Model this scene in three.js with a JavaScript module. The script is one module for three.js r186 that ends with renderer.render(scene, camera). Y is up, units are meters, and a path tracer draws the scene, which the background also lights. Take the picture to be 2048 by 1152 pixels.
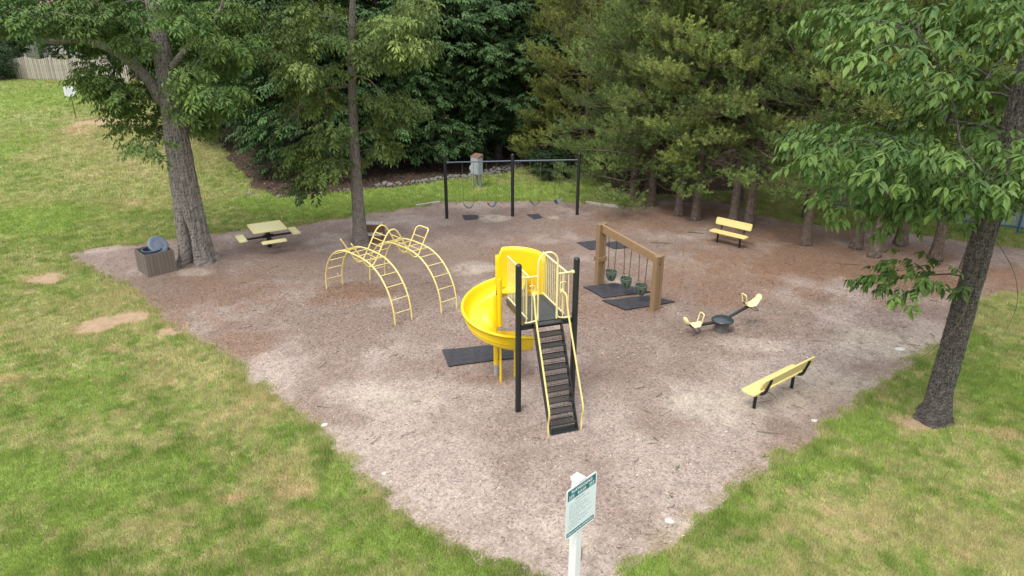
import * as THREE from 'three';
import { RoundedBoxGeometry } from 'three/addons/geometries/RoundedBoxGeometry.js';
import { mergeGeometries } from 'three/addons/utils/BufferGeometryUtils.js';

// ---------------------------------------------------------------- camera, sky, sun, exposure
const scene = new THREE.Scene();
const FPX = 1400, PITCH = 22 * Math.PI / 180, CAM_H = 7.9;        // focal length in photo pixels (2048 wide)
const camera = new THREE.PerspectiveCamera(2 * Math.atan(576 / FPX) * 180 / Math.PI, 16 / 9, 0.1, 1500);
camera.position.set(0, CAM_H, 0);
camera.lookAt(0, CAM_H - Math.sin(PITCH), -Math.cos(PITCH));
scene.add(camera);

const renderer = new THREE.WebGLRenderer({ antialias: true });
renderer.toneMapping = THREE.LinearToneMapping;
renderer.toneMappingExposure = 1.75;
renderer.shadowMap.enabled = true;

{ // overcast sky: the usual three-to-one brightness from zenith to horizon, evenly clouded
  const w = 256, h = 128, d = new Float32Array(w * h * 4);
  for (let j = 0; j < h; j++) {
    const el = Math.max(0, Math.sin((j / (h - 1) - 0.5) * Math.PI));
    const l = 1.3 * (1 + 2 * el) / 3 + 0.1;
    for (let i = 0; i < w; i++) {
      const k = (j * w + i) * 4, a = i / w * Math.PI * 2;
      const c = 1 + 0.07 * Math.sin(a * 3 + j * 0.11) * Math.sin(j * 0.23 + 1.3) * Math.cos(a * 5 + 2);
      d[k] = l * 0.97 * c; d[k + 1] = l * c; d[k + 2] = l * 1.06 * c; d[k + 3] = 1;
    }
  }
  const sky = new THREE.DataTexture(d, w, h, THREE.RGBAFormat, THREE.FloatType);
  sky.mapping = THREE.EquirectangularReflectionMapping;
  sky.magFilter = sky.minFilter = THREE.LinearFilter; sky.needsUpdate = true;
  scene.background = sky; scene.environment = sky;
}
const sun = new THREE.DirectionalLight(new THREE.Color(1, 0.95, 0.87), 1.4);
sun.position.set(-14, 40, 2); sun.target.position.set(0, 0, -18);
sun.castShadow = true; sun.shadow.radius = 32; sun.shadow.mapSize.set(2048, 2048);
Object.assign(sun.shadow.camera, { left: -45, right: 45, top: 45, bottom: -45, near: 1, far: 140 });
sun.name = 'sun';
scene.add(sun, sun.target);

// ---------------------------------------------------------------- helpers
function rng(seed) { let a = seed >>> 0; return () => { a = (a + 0x6D2B79F5) >>> 0; let t = a; t = Math.imul(t ^ (t >>> 15), t | 1); t ^= t + Math.imul(t ^ (t >>> 7), t | 61); return ((t ^ (t >>> 14)) >>> 0) / 4294967296; }; }
const PERM = new Uint8Array(512); { const r = rng(77), p = [...Array(256).keys()]; for (let i = 255; i > 0; i--) { const j = Math.floor(r() * (i + 1)); [p[i], p[j]] = [p[j], p[i]]; } for (let i = 0; i < 512; i++) PERM[i] = p[i & 255]; }
function vnoise(x, y) {                                             // value noise 0..1
  const xi = Math.floor(x), yi = Math.floor(y); let fx = x - xi, fy = y - yi; fx = fx * fx * (3 - 2 * fx); fy = fy * fy * (3 - 2 * fy);
  const a = PERM[(xi & 255) + PERM[yi & 255]], b = PERM[((xi + 1) & 255) + PERM[yi & 255]], c = PERM[(xi & 255) + PERM[(yi + 1) & 255]], e = PERM[((xi + 1) & 255) + PERM[(yi + 1) & 255]];
  return ((a + (b - a) * fx) * (1 - fy) + (c + (e - c) * fx) * fy) / 255;
}
function fbm(x, y, o = 3) { let s = 0, a = 0.5, n = 0; for (let i = 0; i < o; i++) { s += a * vnoise(x, y); n += a; a *= 0.5; x = x * 2.03 + 17.1; y = y * 2.03 + 5.7; } return s / n; }
const smooth = (a, b, x) => { const t = Math.min(1, Math.max(0, (x - a) / (b - a))); return t * t * (3 - 2 * t); };
const lerp = (a, b, t) => a + (b - a) * t;
const mix3 = (a, b, t) => [lerp(a[0], b[0], t), lerp(a[1], b[1], t), lerp(a[2], b[2], t)];
const V = (x, y, z) => new THREE.Vector3(x, y, z);

// photo pixel -> direction; a point comes from the plane or the ground it meets
function ray(px, py) { const u = (px - 1024) / FPX, v = -(py - 576) / FPX, c = Math.cos(PITCH), s = Math.sin(PITCH); return V(u, v * c - s, -(c + v * s)); }
function G(px, py, h = 0) { const d = ray(px, py), t = (h - CAM_H) / d.y; return V(d.x * t, h, d.z * t); }
function atZ(px, py, z) { const d = ray(px, py), t = z / d.z; return V(d.x * t, CAM_H + d.y * t, z); }
function heightZ(x, z) {                                            // gentle rise of the lawn towards the fence
  return 2.0 * smooth(27, 66, -z) * smooth(-9, -22, x);
}
function GT(px, py) { const d = ray(px, py); let t = 5; for (; t < 160; t += 0.1) { const x = d.x * t, z = d.z * t; if (CAM_H + d.y * t <= heightZ(x, z)) break; } return V(d.x * t, heightZ(d.x * t, d.z * t), d.z * t); }

const taken = {};
function numbered(n) { const k = taken[n] = (taken[n] ?? -1) + 1; return k ? n + '_' + String(k).padStart(3, '0') : n; }
function tag(o, label, category, group, kind) { if (label) o.userData.label = label; if (category) o.userData.category = category; if (group) o.userData.group = group; if (kind) o.userData.kind = kind; return o; }
function thing(name, label, category, [x, y, z] = [0, 0, 0], turn = 0, group) { const o = new THREE.Group(); o.name = numbered(name); o.position.set(x, y, z); o.rotation.y = turn; tag(o, label, category, group); scene.add(o); return o; }
function part(parent, name, geo, mat, label) { const m = new THREE.Mesh(Array.isArray(geo) ? merge(geo) : geo, mat); m.name = name; m.castShadow = m.receiveShadow = true; if (label) m.userData.label = label; parent.add(m); return m; }
function merge(list) { return mergeGeometries(list.map(g => { const n = g.index ? g.toNonIndexed() : g; for (const k of Object.keys(n.attributes)) if (!['position', 'normal', 'uv'].includes(k)) n.deleteAttribute(k); return n; })); }
function rbox(w, h, d, r = 0.006, x = 0, y = 0, z = 0, seg = 1) { const g = new RoundedBoxGeometry(w, h, d, seg, Math.min(r, w / 2.1, h / 2.1, d / 2.1)); g.translate(x, y, z); return g; }
function bar(a, b, w, h, r = 0.006) {                               // a box from a to b, w across, h high
  const d = b.clone().sub(a), L = d.length(); d.normalize();
  const g = new RoundedBoxGeometry(w, h, L, 1, Math.min(r, w / 2.1, h / 2.1));
  const up = Math.abs(d.y) > 0.95 ? V(1, 0, 0) : V(0, 1, 0), x = up.clone().cross(d).normalize(), y = d.clone().cross(x);
  g.applyMatrix4(new THREE.Matrix4().makeBasis(x, y, d)); const m = a.clone().add(b).multiplyScalar(0.5); g.translate(m.x, m.y, m.z); return g;
}
function tubeGeo(pts, rad, sides = 8, cap = true, relief) {         // swept tube along points, rad number or f(t, i)
  const n = pts.length, pos = [], uv = [], idx = []; let N = null, len = 0;
  const rf = typeof rad === 'number' ? () => rad : rad;
  for (let i = 0; i < n; i++) {
    const T = pts[Math.min(n - 1, i + 1)].clone().sub(pts[Math.max(0, i - 1)]).normalize();
    if (!N) { N = Math.abs(T.y) > 0.9 ? V(1, 0, 0) : V(0, 1, 0); }
    N = N.clone().addScaledVector(T, -N.dot(T)).normalize(); const B = T.clone().cross(N);
    if (i) len += pts[i].distanceTo(pts[i - 1]);
    const r0 = rf(i / (n - 1), i);
    for (let j = 0; j <= sides; j++) {
      const a = j / sides * Math.PI * 2, r = relief ? r0 * relief(j === sides ? 0 : a, len, i / (n - 1)) : r0, c = Math.cos(a) * r, s = Math.sin(a) * r;
      pos.push(pts[i].x + N.x * c + B.x * s, pts[i].y + N.y * c + B.y * s, pts[i].z + N.z * c + B.z * s); uv.push(j / sides * Math.PI * 2 * r0, len);
    }
  }
  const w = sides + 1;
  for (let i = 0; i < n - 1; i++) for (let j = 0; j < sides; j++) { const a = i * w + j, b = a + 1, c = a + w, e = c + 1; idx.push(a, b, c, b, e, c); }
  if (cap) for (const [i, f] of [[0, 1], [n - 1, 0]]) { const k = pos.length / 3; pos.push(pts[i].x, pts[i].y, pts[i].z); uv.push(0, 0); for (let j = 0; j < sides; j++) { const a = i * w + j, b = a + 1; f ? idx.push(k, b, a) : idx.push(k, a, b); } }
  const g = new THREE.BufferGeometry(); g.setAttribute('position', new THREE.Float32BufferAttribute(pos, 3)); g.setAttribute('uv', new THREE.Float32BufferAttribute(uv, 2)); g.setIndex(idx); g.computeVertexNormals();
  { // weld the seam's normals
    const nn = g.attributes.normal; for (let i = 0; i < n; i++) { const a = i * w, b = a + sides; const v = V(nn.getX(a) + nn.getX(b), nn.getY(a) + nn.getY(b), nn.getZ(a) + nn.getZ(b)).normalize(); nn.setXYZ(a, v.x, v.y, v.z); nn.setXYZ(b, v.x, v.y, v.z); }
  }
  return g;
}
const curve = (pts, n = 40, closed = false) => new THREE.CatmullRomCurve3(pts, closed, 'centripetal').getSpacedPoints(n);
function roundedPath(pts, r, seg = 6) {                             // straight runs with bent corners
  const out = [pts[0].clone()];
  for (let i = 1; i < pts.length - 1; i++) {
    const a = pts[i - 1].clone().sub(pts[i]), b = pts[i + 1].clone().sub(pts[i]), k = Math.min(r, a.length() * 0.45, b.length() * 0.45);
    a.setLength(k); b.setLength(k); const p = pts[i].clone().add(a), q = pts[i].clone().add(b);
    for (let s = 0; s <= seg; s++) { const t = s / seg; out.push(p.clone().multiplyScalar((1 - t) * (1 - t)).addScaledVector(pts[i], 2 * t * (1 - t)).addScaledVector(q, t * t)); }
  }
  out.push(pts[pts.length - 1].clone()); return out;
}

// ---------------------------------------------------------------- textures and materials
function canvasLike(w, h, f, { srgb = true, repeat } = {}) {        // f(i, j) -> linear rgb (colour) or grey (relief)
  const d = new Uint8Array(w * h * 4), enc = v => Math.round(255 * (srgb ? (v <= 0.0031308 ? v * 12.92 : 1.055 * Math.pow(v, 1 / 2.4) - 0.055) : v));
  for (let j = 0; j < h; j++) for (let i = 0; i < w; i++) { const c = f(i, j), k = (j * w + i) * 4; for (let q = 0; q < 3; q++) d[k + q] = enc(Math.min(1, Math.max(0, typeof c === 'number' ? c : c[q]))); d[k + 3] = 255; }
  const t = new THREE.DataTexture(d, w, h, THREE.RGBAFormat); t.magFilter = THREE.LinearFilter; t.minFilter = THREE.LinearMipmapLinearFilter; t.generateMipmaps = true;
  if (srgb) t.colorSpace = THREE.SRGBColorSpace; if (repeat) { t.wrapS = t.wrapT = THREE.RepeatWrapping; t.repeat.set(1 / repeat[0], 1 / repeat[1]); }
  t.needsUpdate = true; return t;
}
// tileable noise: values wrap after n cells
function tnoise(x, y, nx, ny) { const xi = Math.floor(x), yi = Math.floor(y); let fx = x - xi, fy = y - yi; fx = fx * fx * (3 - 2 * fx); fy = fy * fy * (3 - 2 * fy); const h = (a, b) => PERM[(((a % nx) + nx) % nx) + PERM[(((b % ny) + ny) % ny) & 255]] / 255; return lerp(lerp(h(xi, yi), h(xi + 1, yi), fx), lerp(h(xi, yi + 1), h(xi + 1, yi + 1), fx), fy); }
function stdMat(rgb, rough, extra = {}) { return new THREE.MeshStandardMaterial({ color: new THREE.Color().setRGB(...rgb), roughness: rough, ...extra }); }
function mottled(rgb, rough, amount, size, extra = {}) {            // paint or plastic with faded, dusty grain
  const t = canvasLike(256, 256, (i, j) => { const a = tnoise(i / 32, j / 32, 8, 8), b = tnoise(i / 8 + 3, j / 8, 32, 32), c = tnoise(i / 2, j / 2, 128, 128); const k = 1 - amount * (0.5 * a + 0.3 * b + 0.35 * c - 0.4); return rgb.map(v => v * k); }, { repeat: [size, size] });
  return new THREE.MeshStandardMaterial({ map: t, roughness: rough, ...extra });
}
function barkMat(rgb, dark, light, scale = 1, lichen = 0) {
  const W = 256, Hh = 512, hgt = new Float32Array(W * Hh);
  for (let j = 0; j < Hh; j++) for (let i = 0; i < W; i++) {
    const wob = 6 * tnoise(i / 32, j / 32, 8, 16), r1 = tnoise((i + wob) / 8, j / 42.67, 32, 12), r2 = tnoise((i + wob) / 4 + 9, j / 16, 64, 32), r3 = tnoise(i / 2, j / 4, 128, 128);
    hgt[j * W + i] = Math.min(1, Math.max(0, 0.5 + 1.5 * (0.5 * (1 - Math.abs(2 * r1 - 1)) + 0.32 * r2 + 0.25 * r3 - 0.56)));
  }
  const map = canvasLike(W, Hh, (i, j) => { const h = hgt[j * W + i]; let c = mix3(dark, rgb, smooth(0.2, 0.5, h)); c = mix3(c, light, smooth(0.6, 0.95, h) * 0.8); const l = smooth(0.66, 0.8, tnoise(i / 16, j / 16, 16, 32)) * smooth(0.45, 0.6, tnoise(i / 4, j / 4, 64, 128)); return mix3(c, [0.42, 0.43, 0.38], l * lichen); }, { repeat: [0.8 * scale, 1.6 * scale] });
  const bump = canvasLike(W, Hh, (i, j) => hgt[j * W + i], { srgb: false, repeat: [0.8 * scale, 1.6 * scale] });
  return new THREE.MeshStandardMaterial({ map, bumpMap: bump, bumpScale: 0.05 * scale, roughness: 0.95 });
}
function woodMat(rgb, dark, rep = [0.5, 1.5]) {                     // grain runs along v
  const t = canvasLike(128, 512, (i, j) => { const w = 3 * tnoise(i / 16, j / 64, 8, 8), a = tnoise((i + w) / 2, j / 64, 64, 8), b = tnoise(i / 16, j / 128, 8, 4), k = smooth(0.78, 0.9, tnoise(i / 12.8, j / 25.6, 10, 20)); return mix3(mix3(rgb, dark, 0.55 * a + 0.25 * b), dark, k * 0.5); }, { repeat: rep });
  const b = canvasLike(128, 512, (i, j) => tnoise(i / 2, j / 64, 64, 8), { srgb: false, repeat: rep });
  return new THREE.MeshStandardMaterial({ map: t, bumpMap: b, bumpScale: 0.003, roughness: 0.9 });
}
// perforated, plastic-coated sheet: small dark holes in a grid, 2 cm apart
function perforated(rgb) {
  const t = canvasLike(128, 128, (i, j) => { const a = (i % 16) - 7.5, b = ((j + (Math.floor(i / 16) % 2) * 8) % 16) - 7.5, h = smooth(2.8, 4.2, Math.hypot(a, b)); const n = 0.88 + 0.22 * tnoise(i / 16, j / 16, 8, 8); return mix3([0.30, 0.25, 0.10], rgb.map(v => v * n), h); }, { repeat: [0.16, 0.16] });
  return new THREE.MeshStandardMaterial({ map: t, roughness: 0.5 });
}
const M = {
  slide: mottled([0.86, 0.60, 0.012], 0.33, 0.10, 1.3),
  paint: mottled([0.77, 0.63, 0.225], 0.42, 0.28, 0.5),
  paintPale: mottled([0.80, 0.71, 0.34], 0.45, 0.25, 0.4),
  black: mottled([0.018, 0.021, 0.022], 0.38, 0.5, 0.7),
  blackMetal: mottled([0.012, 0.012, 0.014], 0.45, 0.5, 0.4),
  deck: mottled([0.05, 0.055, 0.06], 0.6, 0.7, 0.25),
  grill: mottled([0.035, 0.037, 0.037], 0.55, 0.6, 0.3),
  galv: mottled([0.36, 0.37, 0.38], 0.5, 0.4, 0.3),
  barGrey: mottled([0.13, 0.15, 0.19], 0.4, 0.4, 0.3),
  perf: perforated([0.76, 0.64, 0.25]),
  perfPale: perforated([0.76, 0.70, 0.38]),
  treated: woodMat([0.315, 0.205, 0.105], [0.19, 0.12, 0.06]),
  greyWood: woodMat([0.20, 0.165, 0.135], [0.10, 0.08, 0.065]),
  paleWood: woodMat([0.48, 0.44, 0.42], [0.30, 0.27, 0.25]),
  brownWood: woodMat([0.20, 0.12, 0.055], [0.11, 0.06, 0.03]),
  fenceWood: woodMat([0.46, 0.41, 0.36], [0.28, 0.24, 0.2]),
  chain: stdMat([0.045, 0.035, 0.028], 0.55, { metalness: 0.6 }),
  chainPale: stdMat([0.20, 0.16, 0.10], 0.6, { metalness: 0.3 }),
  bucket: mottled([0.12, 0.165, 0.125], 0.5, 0.6, 0.2),
  bucketDark: mottled([0.02, 0.035, 0.03], 0.55, 0.4, 0.2),
  beltSeat: mottled([0.10, 0.12, 0.16], 0.45, 0.4, 0.2),
  mat: mottled([0.043, 0.043, 0.05], 0.9, 0.9, 0.6),
  canBlue: mottled([0.075, 0.10, 0.15], 0.45, 0.4, 0.4),
  white: mottled([0.80, 0.81, 0.82], 0.4, 0.06, 0.6),
  cabinet: mottled([0.40, 0.44, 0.46], 0.5, 0.35, 0.5),
  rust: mottled([0.19, 0.11, 0.07], 0.85, 0.7, 0.4),
  glass: stdMat([0.5, 0.55, 0.58], 0.12),
  rock: mottled([0.24, 0.225, 0.205], 0.9, 0.9, 0.5),
  rockDark: mottled([0.17, 0.16, 0.145], 0.92, 0.9, 0.5),
  chalk: mottled([0.58, 0.55, 0.51], 0.92, 0.5, 0.3),
  stick: mottled([0.17, 0.12, 0.08], 0.95, 0.7, 0.2),
  blueRail: mottled([0.03, 0.13, 0.36], 0.5, 0.3, 0.5),
  screen: mottled([0.36, 0.38, 0.39], 0.85, 0.3, 0.8),
  siding: mottled([0.60, 0.60, 0.58], 0.7, 0.15, 1.5),
  roof: mottled([0.34, 0.19, 0.17], 0.95, 0.5, 1.2),
  pane: stdMat([0.03, 0.035, 0.04], 0.12),
};

// ---------------------------------------------------------------- the ground: lawn, mulch bed, leaf litter
// outline of the mulch bed, read off the photograph and laid on the flat ground
const bedOutline = (() => {
  const px = [[135, 511], [190, 497], [240, 490], [350, 478], [430, 466], [480, 461], [580, 452], [650, 440], [720, 430], [830, 414], [880, 406], [950, 403], [1030, 402], [1100, 402], [1150, 404], [1200, 411], [1245, 412], [1330, 396], [1440, 402], [1520, 428], [1640, 452], [1760, 461], [1880, 474], [1960, 487], [2060, 497], [2260, 515], [2260, 572], [2060, 586], [1990, 594], [1952, 612], [1930, 650], [1890, 694], [1840, 722], [1790, 760], [1740, 797], [1690, 839], [1640, 878], [1590, 906], [1550, 931], [1505, 958], [1470, 988], [1405, 1042], [1350, 1087], [1290, 1126], [1245, 1158], [1205, 1200], [1120, 1210], [1040, 1165], [960, 1128], [900, 1095], [842, 1061], [800, 1031], [760, 996], [710, 960], [682, 930], [658, 893], [620, 852], [588, 826], [540, 795], [482, 752], [430, 702], [380, 676], [332, 650], [302, 615], [268, 585], [215, 560], [165, 534]];
  const base = px.map(([x, y]) => G(x, y)), c = new THREE.CatmullRomCurve3(base, true, 'centripetal').getSpacedPoints(900).slice(0, -1), out = [];
  const rr = rng(5);
  c.forEach((p, i) => { const k = 0.16 * (fbm(p.x * 1.7, p.z * 1.7, 3) - 0.5) + 0.05 * (rr() - 0.5); const q = c[(i + 1) % c.length], n = V(q.z - p.z, 0, p.x - q.x).normalize(); out.push([p.x + n.x * k, p.z + n.z * k]); });
  return out;
})();
function inside(poly, x, z) { let c = false; for (let i = 0, j = poly.length - 1; i < poly.length; j = i++) { const [xi, zi] = poly[i], [xj, zj] = poly[j]; if ((zi > z) !== (zj > z) && x < (xj - xi) * (z - zi) / (zj - zi) + xi) c = !c; } return c; }
// signed distance to the bed's edge on a lookup grid (inside positive)
const SD = { x0: -20, z0: -36, s: 0.2, w: 240, h: 160 };
SD.v = new Float32Array(SD.w * SD.h).fill(99);
{
  for (let j = 0; j < SD.h; j++) { // scanline inside test
    const z = SD.z0 + j * SD.s, xs = []; for (let i = 0, k = bedOutline.length - 1; i < bedOutline.length; k = i++) { const [xi, zi] = bedOutline[i], [xk, zk] = bedOutline[k]; if ((zi > z) !== (zk > z)) xs.push((xk - xi) * (z - zi) / (zk - zi) + xi); }
    for (let i = 0; i < SD.w; i++) { const x = SD.x0 + i * SD.s; let n = 0; for (const q of xs) if (q > x) n++; SD.v[j * SD.w + i] = n & 1 ? 1 : -1; }
  }
  const D = new Float32Array(SD.w * SD.h).fill(99);
  for (const [ex, ez] of bedOutline) { const ci = Math.round((ex - SD.x0) / SD.s), cj = Math.round((ez - SD.z0) / SD.s); for (let j = Math.max(0, cj - 12); j <= Math.min(SD.h - 1, cj + 12); j++) for (let i = Math.max(0, ci - 12); i <= Math.min(SD.w - 1, ci + 12); i++) { const d = Math.hypot(SD.x0 + i * SD.s - ex, SD.z0 + j * SD.s - ez), k = j * SD.w + i; if (d < D[k]) D[k] = d; } }
  for (let k = 0; k < D.length; k++) SD.v[k] *= Math.min(D[k], 2.5);
}
function bedDist(x, z) { const u = (x - SD.x0) / SD.s, v = (z - SD.z0) / SD.s, i = Math.floor(u), j = Math.floor(v); if (i < 0 || j < 0 || i >= SD.w - 1 || j >= SD.h - 1) return -2.5; const fx = u - i, fz = v - j, a = SD.v, k = j * SD.w + i; return lerp(lerp(a[k], a[k + 1], fx), lerp(a[k + SD.w], a[k + SD.w + 1], fx), fz); }

// patches seen in the photograph: [px, py, half width px, half height px, strength]
function patches(list) {
  return list.map(([x, y, rx, ry, k]) => { const c = GT(x, y), e = GT(x + rx, y), n = GT(x, y + ry), f = GT(x, y - ry); return { x: c.x, z: c.z, rx: Math.abs(e.x - c.x), rz: Math.max(0.15, Math.abs(n.z - f.z) / 2), k }; });
}
function cover(ps, x, z, edge = 0.5) {                              // 0..1, ragged outlines
  let s = 0; for (const p of ps) { const dx = (x - p.x) / p.rx, dz = (z - p.z) / p.rz; if (dx > 2 || dx < -2 || dz > 2 || dz < -2) continue; const d = Math.sqrt(dx * dx + dz * dz); if (d < 1.6) s = Math.max(s, p.k * smooth(1.25, 0.35, d + edge * (fbm(x * 1.3 + p.x, z * 1.3, 3) - 0.5) * 1.8)); } return s;
}
const bareLawn = patches([[88, 556, 48, 14, 1.3], [195, 655, 46, 20, 1.4], [262, 637, 40, 12, 1.3], [350, 664, 32, 10, 1.3], [232, 700, 40, 8, 0.5], [205, 245, 70, 12, 0.9], [235, 215, 28, 8, 0.8], [150, 262, 40, 8, 0.6], [60, 585, 14, 8, 0.6], [470, 1000, 26, 14, 0.6], [600, 985, 40, 14, 0.5], [580, 1040, 60, 20, 0.35], [1860, 850, 62, 16, 0.9], [1470, 1070, 26, 8, 0.6], [1560, 1060, 20, 7, 0.5], [2010, 870, 40, 14, 0.45], [1945, 862, 30, 8, 0.5], [1575, 985, 25, 8, 0.5], [245, 830, 30, 9, 0.35], [960, 379, 14, 4, 0.8], [1230, 398, 46, 6, 0.8], [20, 765, 30, 10, 0.4]]);
const dryLawn = patches([[330, 300, 150, 70, 0.85], [170, 270, 150, 50, 0.7], [90, 400, 120, 20, 0.5], [430, 310, 70, 60, 0.7], [300, 400, 180, 25, 0.55], [600, 420, 80, 10, 0.5], [250, 600, 160, 60, 0.75], [120, 640, 120, 60, 0.6], [350, 740, 130, 60, 0.7], [500, 820, 110, 60, 0.7], [180, 900, 150, 40, 0.6], [560, 960, 90, 60, 0.65], [330, 1060, 160, 40, 0.45], [1700, 1060, 200, 50, 0.6], [1950, 1080, 120, 70, 0.75], [1600, 1130, 160, 40, 0.5], [1990, 960, 80, 40, 0.5], [1960, 640, 60, 40, 0.7], [1400, 1110, 60, 25, 0.5], [1060, 375, 60, 8, 0.5], [30, 520, 60, 20, 0.35], [1850, 560, 200, 30, 0.3]]);
const lushLawn = patches([[60, 440, 160, 40, 0.9], [30, 950, 120, 80, 0.9], [180, 1000, 110, 70, 0.6], [200, 780, 120, 50, 0.55], [300, 960, 100, 50, 0.5], [620, 408, 170, 26, 1.25], [900, 384, 230, 24, 1.4], [1090, 384, 110, 22, 1.1], [760, 400, 120, 22, 1.3], [780, 1080, 120, 50, 0.85], [680, 960, 50, 60, 0.7], [950, 1140, 90, 30, 0.8], [1280, 1140, 80, 30, 0.9], [1450, 1030, 60, 30, 0.7], [1600, 940, 60, 30, 0.9], [1720, 860, 60, 40, 0.9], [1990, 760, 90, 60, 0.7], [1700, 920, 120, 40, 0.5], [1930, 690, 60, 30, 0.5], [30, 290, 60, 40, 0.8], [120, 190, 120, 30, 0.7], [1880, 440, 200, 20, 0.8], [40, 1120, 120, 40, 0.8]]);
const litterEdge = [[-70, -140], [-45, -78], [-28, -57], [-22.9, -50.5], [-17.5, -42], [-14.3, -36], [-11.8, -31.5], [-10.3, -30.2], [-7.4, -31.1], [-3.5, -33.3], [-1, -34.8], [0.6, -36.6], [3.4, -35.6], [4.5, -33], [5.2, -30.6], [8, -31], [10.5, -32], [14, -36], [30, -46], [60, -90], [60, -140]];
const green1 = [0.150, 0.215, 0.038], green2 = [0.215, 0.290, 0.060], tanGrass = [0.345, 0.315, 0.14], soil = [0.39, 0.27, 0.165], litterC = [0.105, 0.062, 0.038], litterD = [0.05, 0.033, 0.022];
function litter(x, z) { return inside(litterEdge, x + 0.9 * (fbm(x * 0.8, z * 0.8, 3) - 0.5), z + 0.9 * (fbm(x * 0.8 + 40, z * 0.8, 3) - 0.5)); }
function lawnCols(x, z) {                                           // [rgb, grass amount 0..1]
  if (z < -28 && litter(x, z)) { const n = fbm(x * 3, z * 3, 3), m = vnoise(x * 17, z * 17); return [mix3(litterD, litterC, smooth(0.25, 0.7, 0.55 * n + 0.45 * m)), 0]; }
  const lush = cover(lushLawn, x, z), dry = cover(dryLawn, x, z), bare = cover(bareLawn, x, z, 0.7);
  const n = fbm(x * 0.55, z * 0.55, 3), f = fbm(x * 2.6 + 9, z * 2.6, 3), ff = vnoise(x * 13, z * 13);
  const f3 = vnoise(x * 6.1 + 3, z * 6.1);
  let t = 0.43 + 0.42 * dry - 0.5 * lush + 0.4 * (n - 0.5) + 0.5 * (f - 0.5) + 0.75 * (f3 - 0.5);
  let c = mix3(green1, green2, smooth(0.2, 0.8, f + 0.3 * lush)); c = mix3(c, tanGrass, smooth(0.1, 0.85, t) * 0.92);
  const k = 0.80 + 0.40 * ff; c = c.map(v => v * k);
  const b = Math.max(bare, smooth(0.66, 0.8, 0.5 * f + 0.25 * n + 0.25 * f3 + 0.2 * dry - 0.08) * 0.55 * (1 - lush));
  const bb = Math.min(1, b); return [mix3(c, soil.map(v => v * (0.95 + 0.4 * ff)), bb), 1 - bb];
}
const bedPale = patches([[770, 800, 110, 45, 0.75], [1430, 815, 120, 36, 1], [1560, 800, 90, 40, 0.7], [1760, 690, 150, 32, 0.85], [1650, 770, 120, 40, 0.6], [955, 540, 50, 16, 0.8], [988, 437, 36, 7, 1.0], [1107, 436, 16, 4, 0.7], [640, 880, 60, 40, 0.6], [700, 900, 90, 40, 0.5], [1100, 1090, 160, 60, 0.5], [1350, 1060, 90, 40, 0.45], [390, 545, 40, 10, 0.6], [1230, 560, 30, 8, 0.5], [1490, 690, 100, 20, 0.5], [880, 1000, 90, 40, 0.4], [560, 760, 80, 40, 0.35]]);
const bedNeedle = patches([[1600, 520, 330, 50, 1], [1850, 560, 220, 50, 1], [1300, 450, 160, 30, 0.8], [1450, 560, 200, 60, 0.7], [700, 585, 90, 26, 0.75], [420, 600, 150, 60, 0.55], [1050, 500, 90, 30, 0.45], [1150, 600, 120, 50, 0.4], [1280, 600, 60, 30, 0.6], [480, 690, 90, 30, 0.6], [1000, 765, 70, 20, 0.5], [2050, 560, 160, 40, 1], [1550, 470, 200, 40, 0.9], [1400, 430, 140, 24, 1], [350, 650, 60, 20, 0.6], [1560, 900, 60, 30, 0.35]]);
const bedBrown = patches([[760, 540, 330, 80, 0.75], [1080, 560, 260, 90, 0.7], [1330, 620, 220, 70, 0.65], [640, 640, 240, 60, 0.55], [1220, 760, 160, 60, 0.5], [900, 660, 160, 60, 0.45], [1050, 450, 220, 40, 0.6], [330, 570, 150, 60, 0.9], [520, 520, 160, 50, 0.8], [600, 650, 150, 50, 0.45], [880, 470, 160, 40, 0.4], [1250, 490, 120, 30, 0.5], [1320, 700, 120, 40, 0.4], [1560, 860, 60, 30, 0.5], [540, 480, 80, 20, 0.5]]);
function bedCol(x, z) {
  const pale = cover(bedPale, x, z, 0.6), nd = cover(bedNeedle, x, z, 0.7), br = cover(bedBrown, x, z, 0.6);
  const n = fbm(x * 0.9 + 30, z * 0.9, 3), f = fbm(x * 5, z * 5, 2), ff = vnoise(x * 31, z * 31), e = bedDist(x, z);
  let c = mix3([0.355, 0.282, 0.240], [0.250, 0.182, 0.148], smooth(0.3, 0.75, n + 0.35 * br));
  c = mix3(c, [0.175, 0.115, 0.085], 0.7 * Math.min(1, br) * smooth(0.15, 0.65, f));
  c = mix3(c, [0.205, 0.112, 0.062], Math.min(1, 0.85 * nd * smooth(0.1, 0.6, f + 0.25)));
  c = mix3(c, [0.41, 0.345, 0.275], Math.min(0.9, pale * smooth(0.15, 0.7, f + 0.2)));
  c = mix3(c, [0.26, 0.205, 0.105], 0.55 * smooth(0.45, 0.0, e + 0.6 * (f - 0.5)));      // dead grass creeping in from the edge
  const k = 0.72 + 0.56 * ff + 0.3 * (f - 0.5); return c.map(v => v * k);
}

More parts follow.
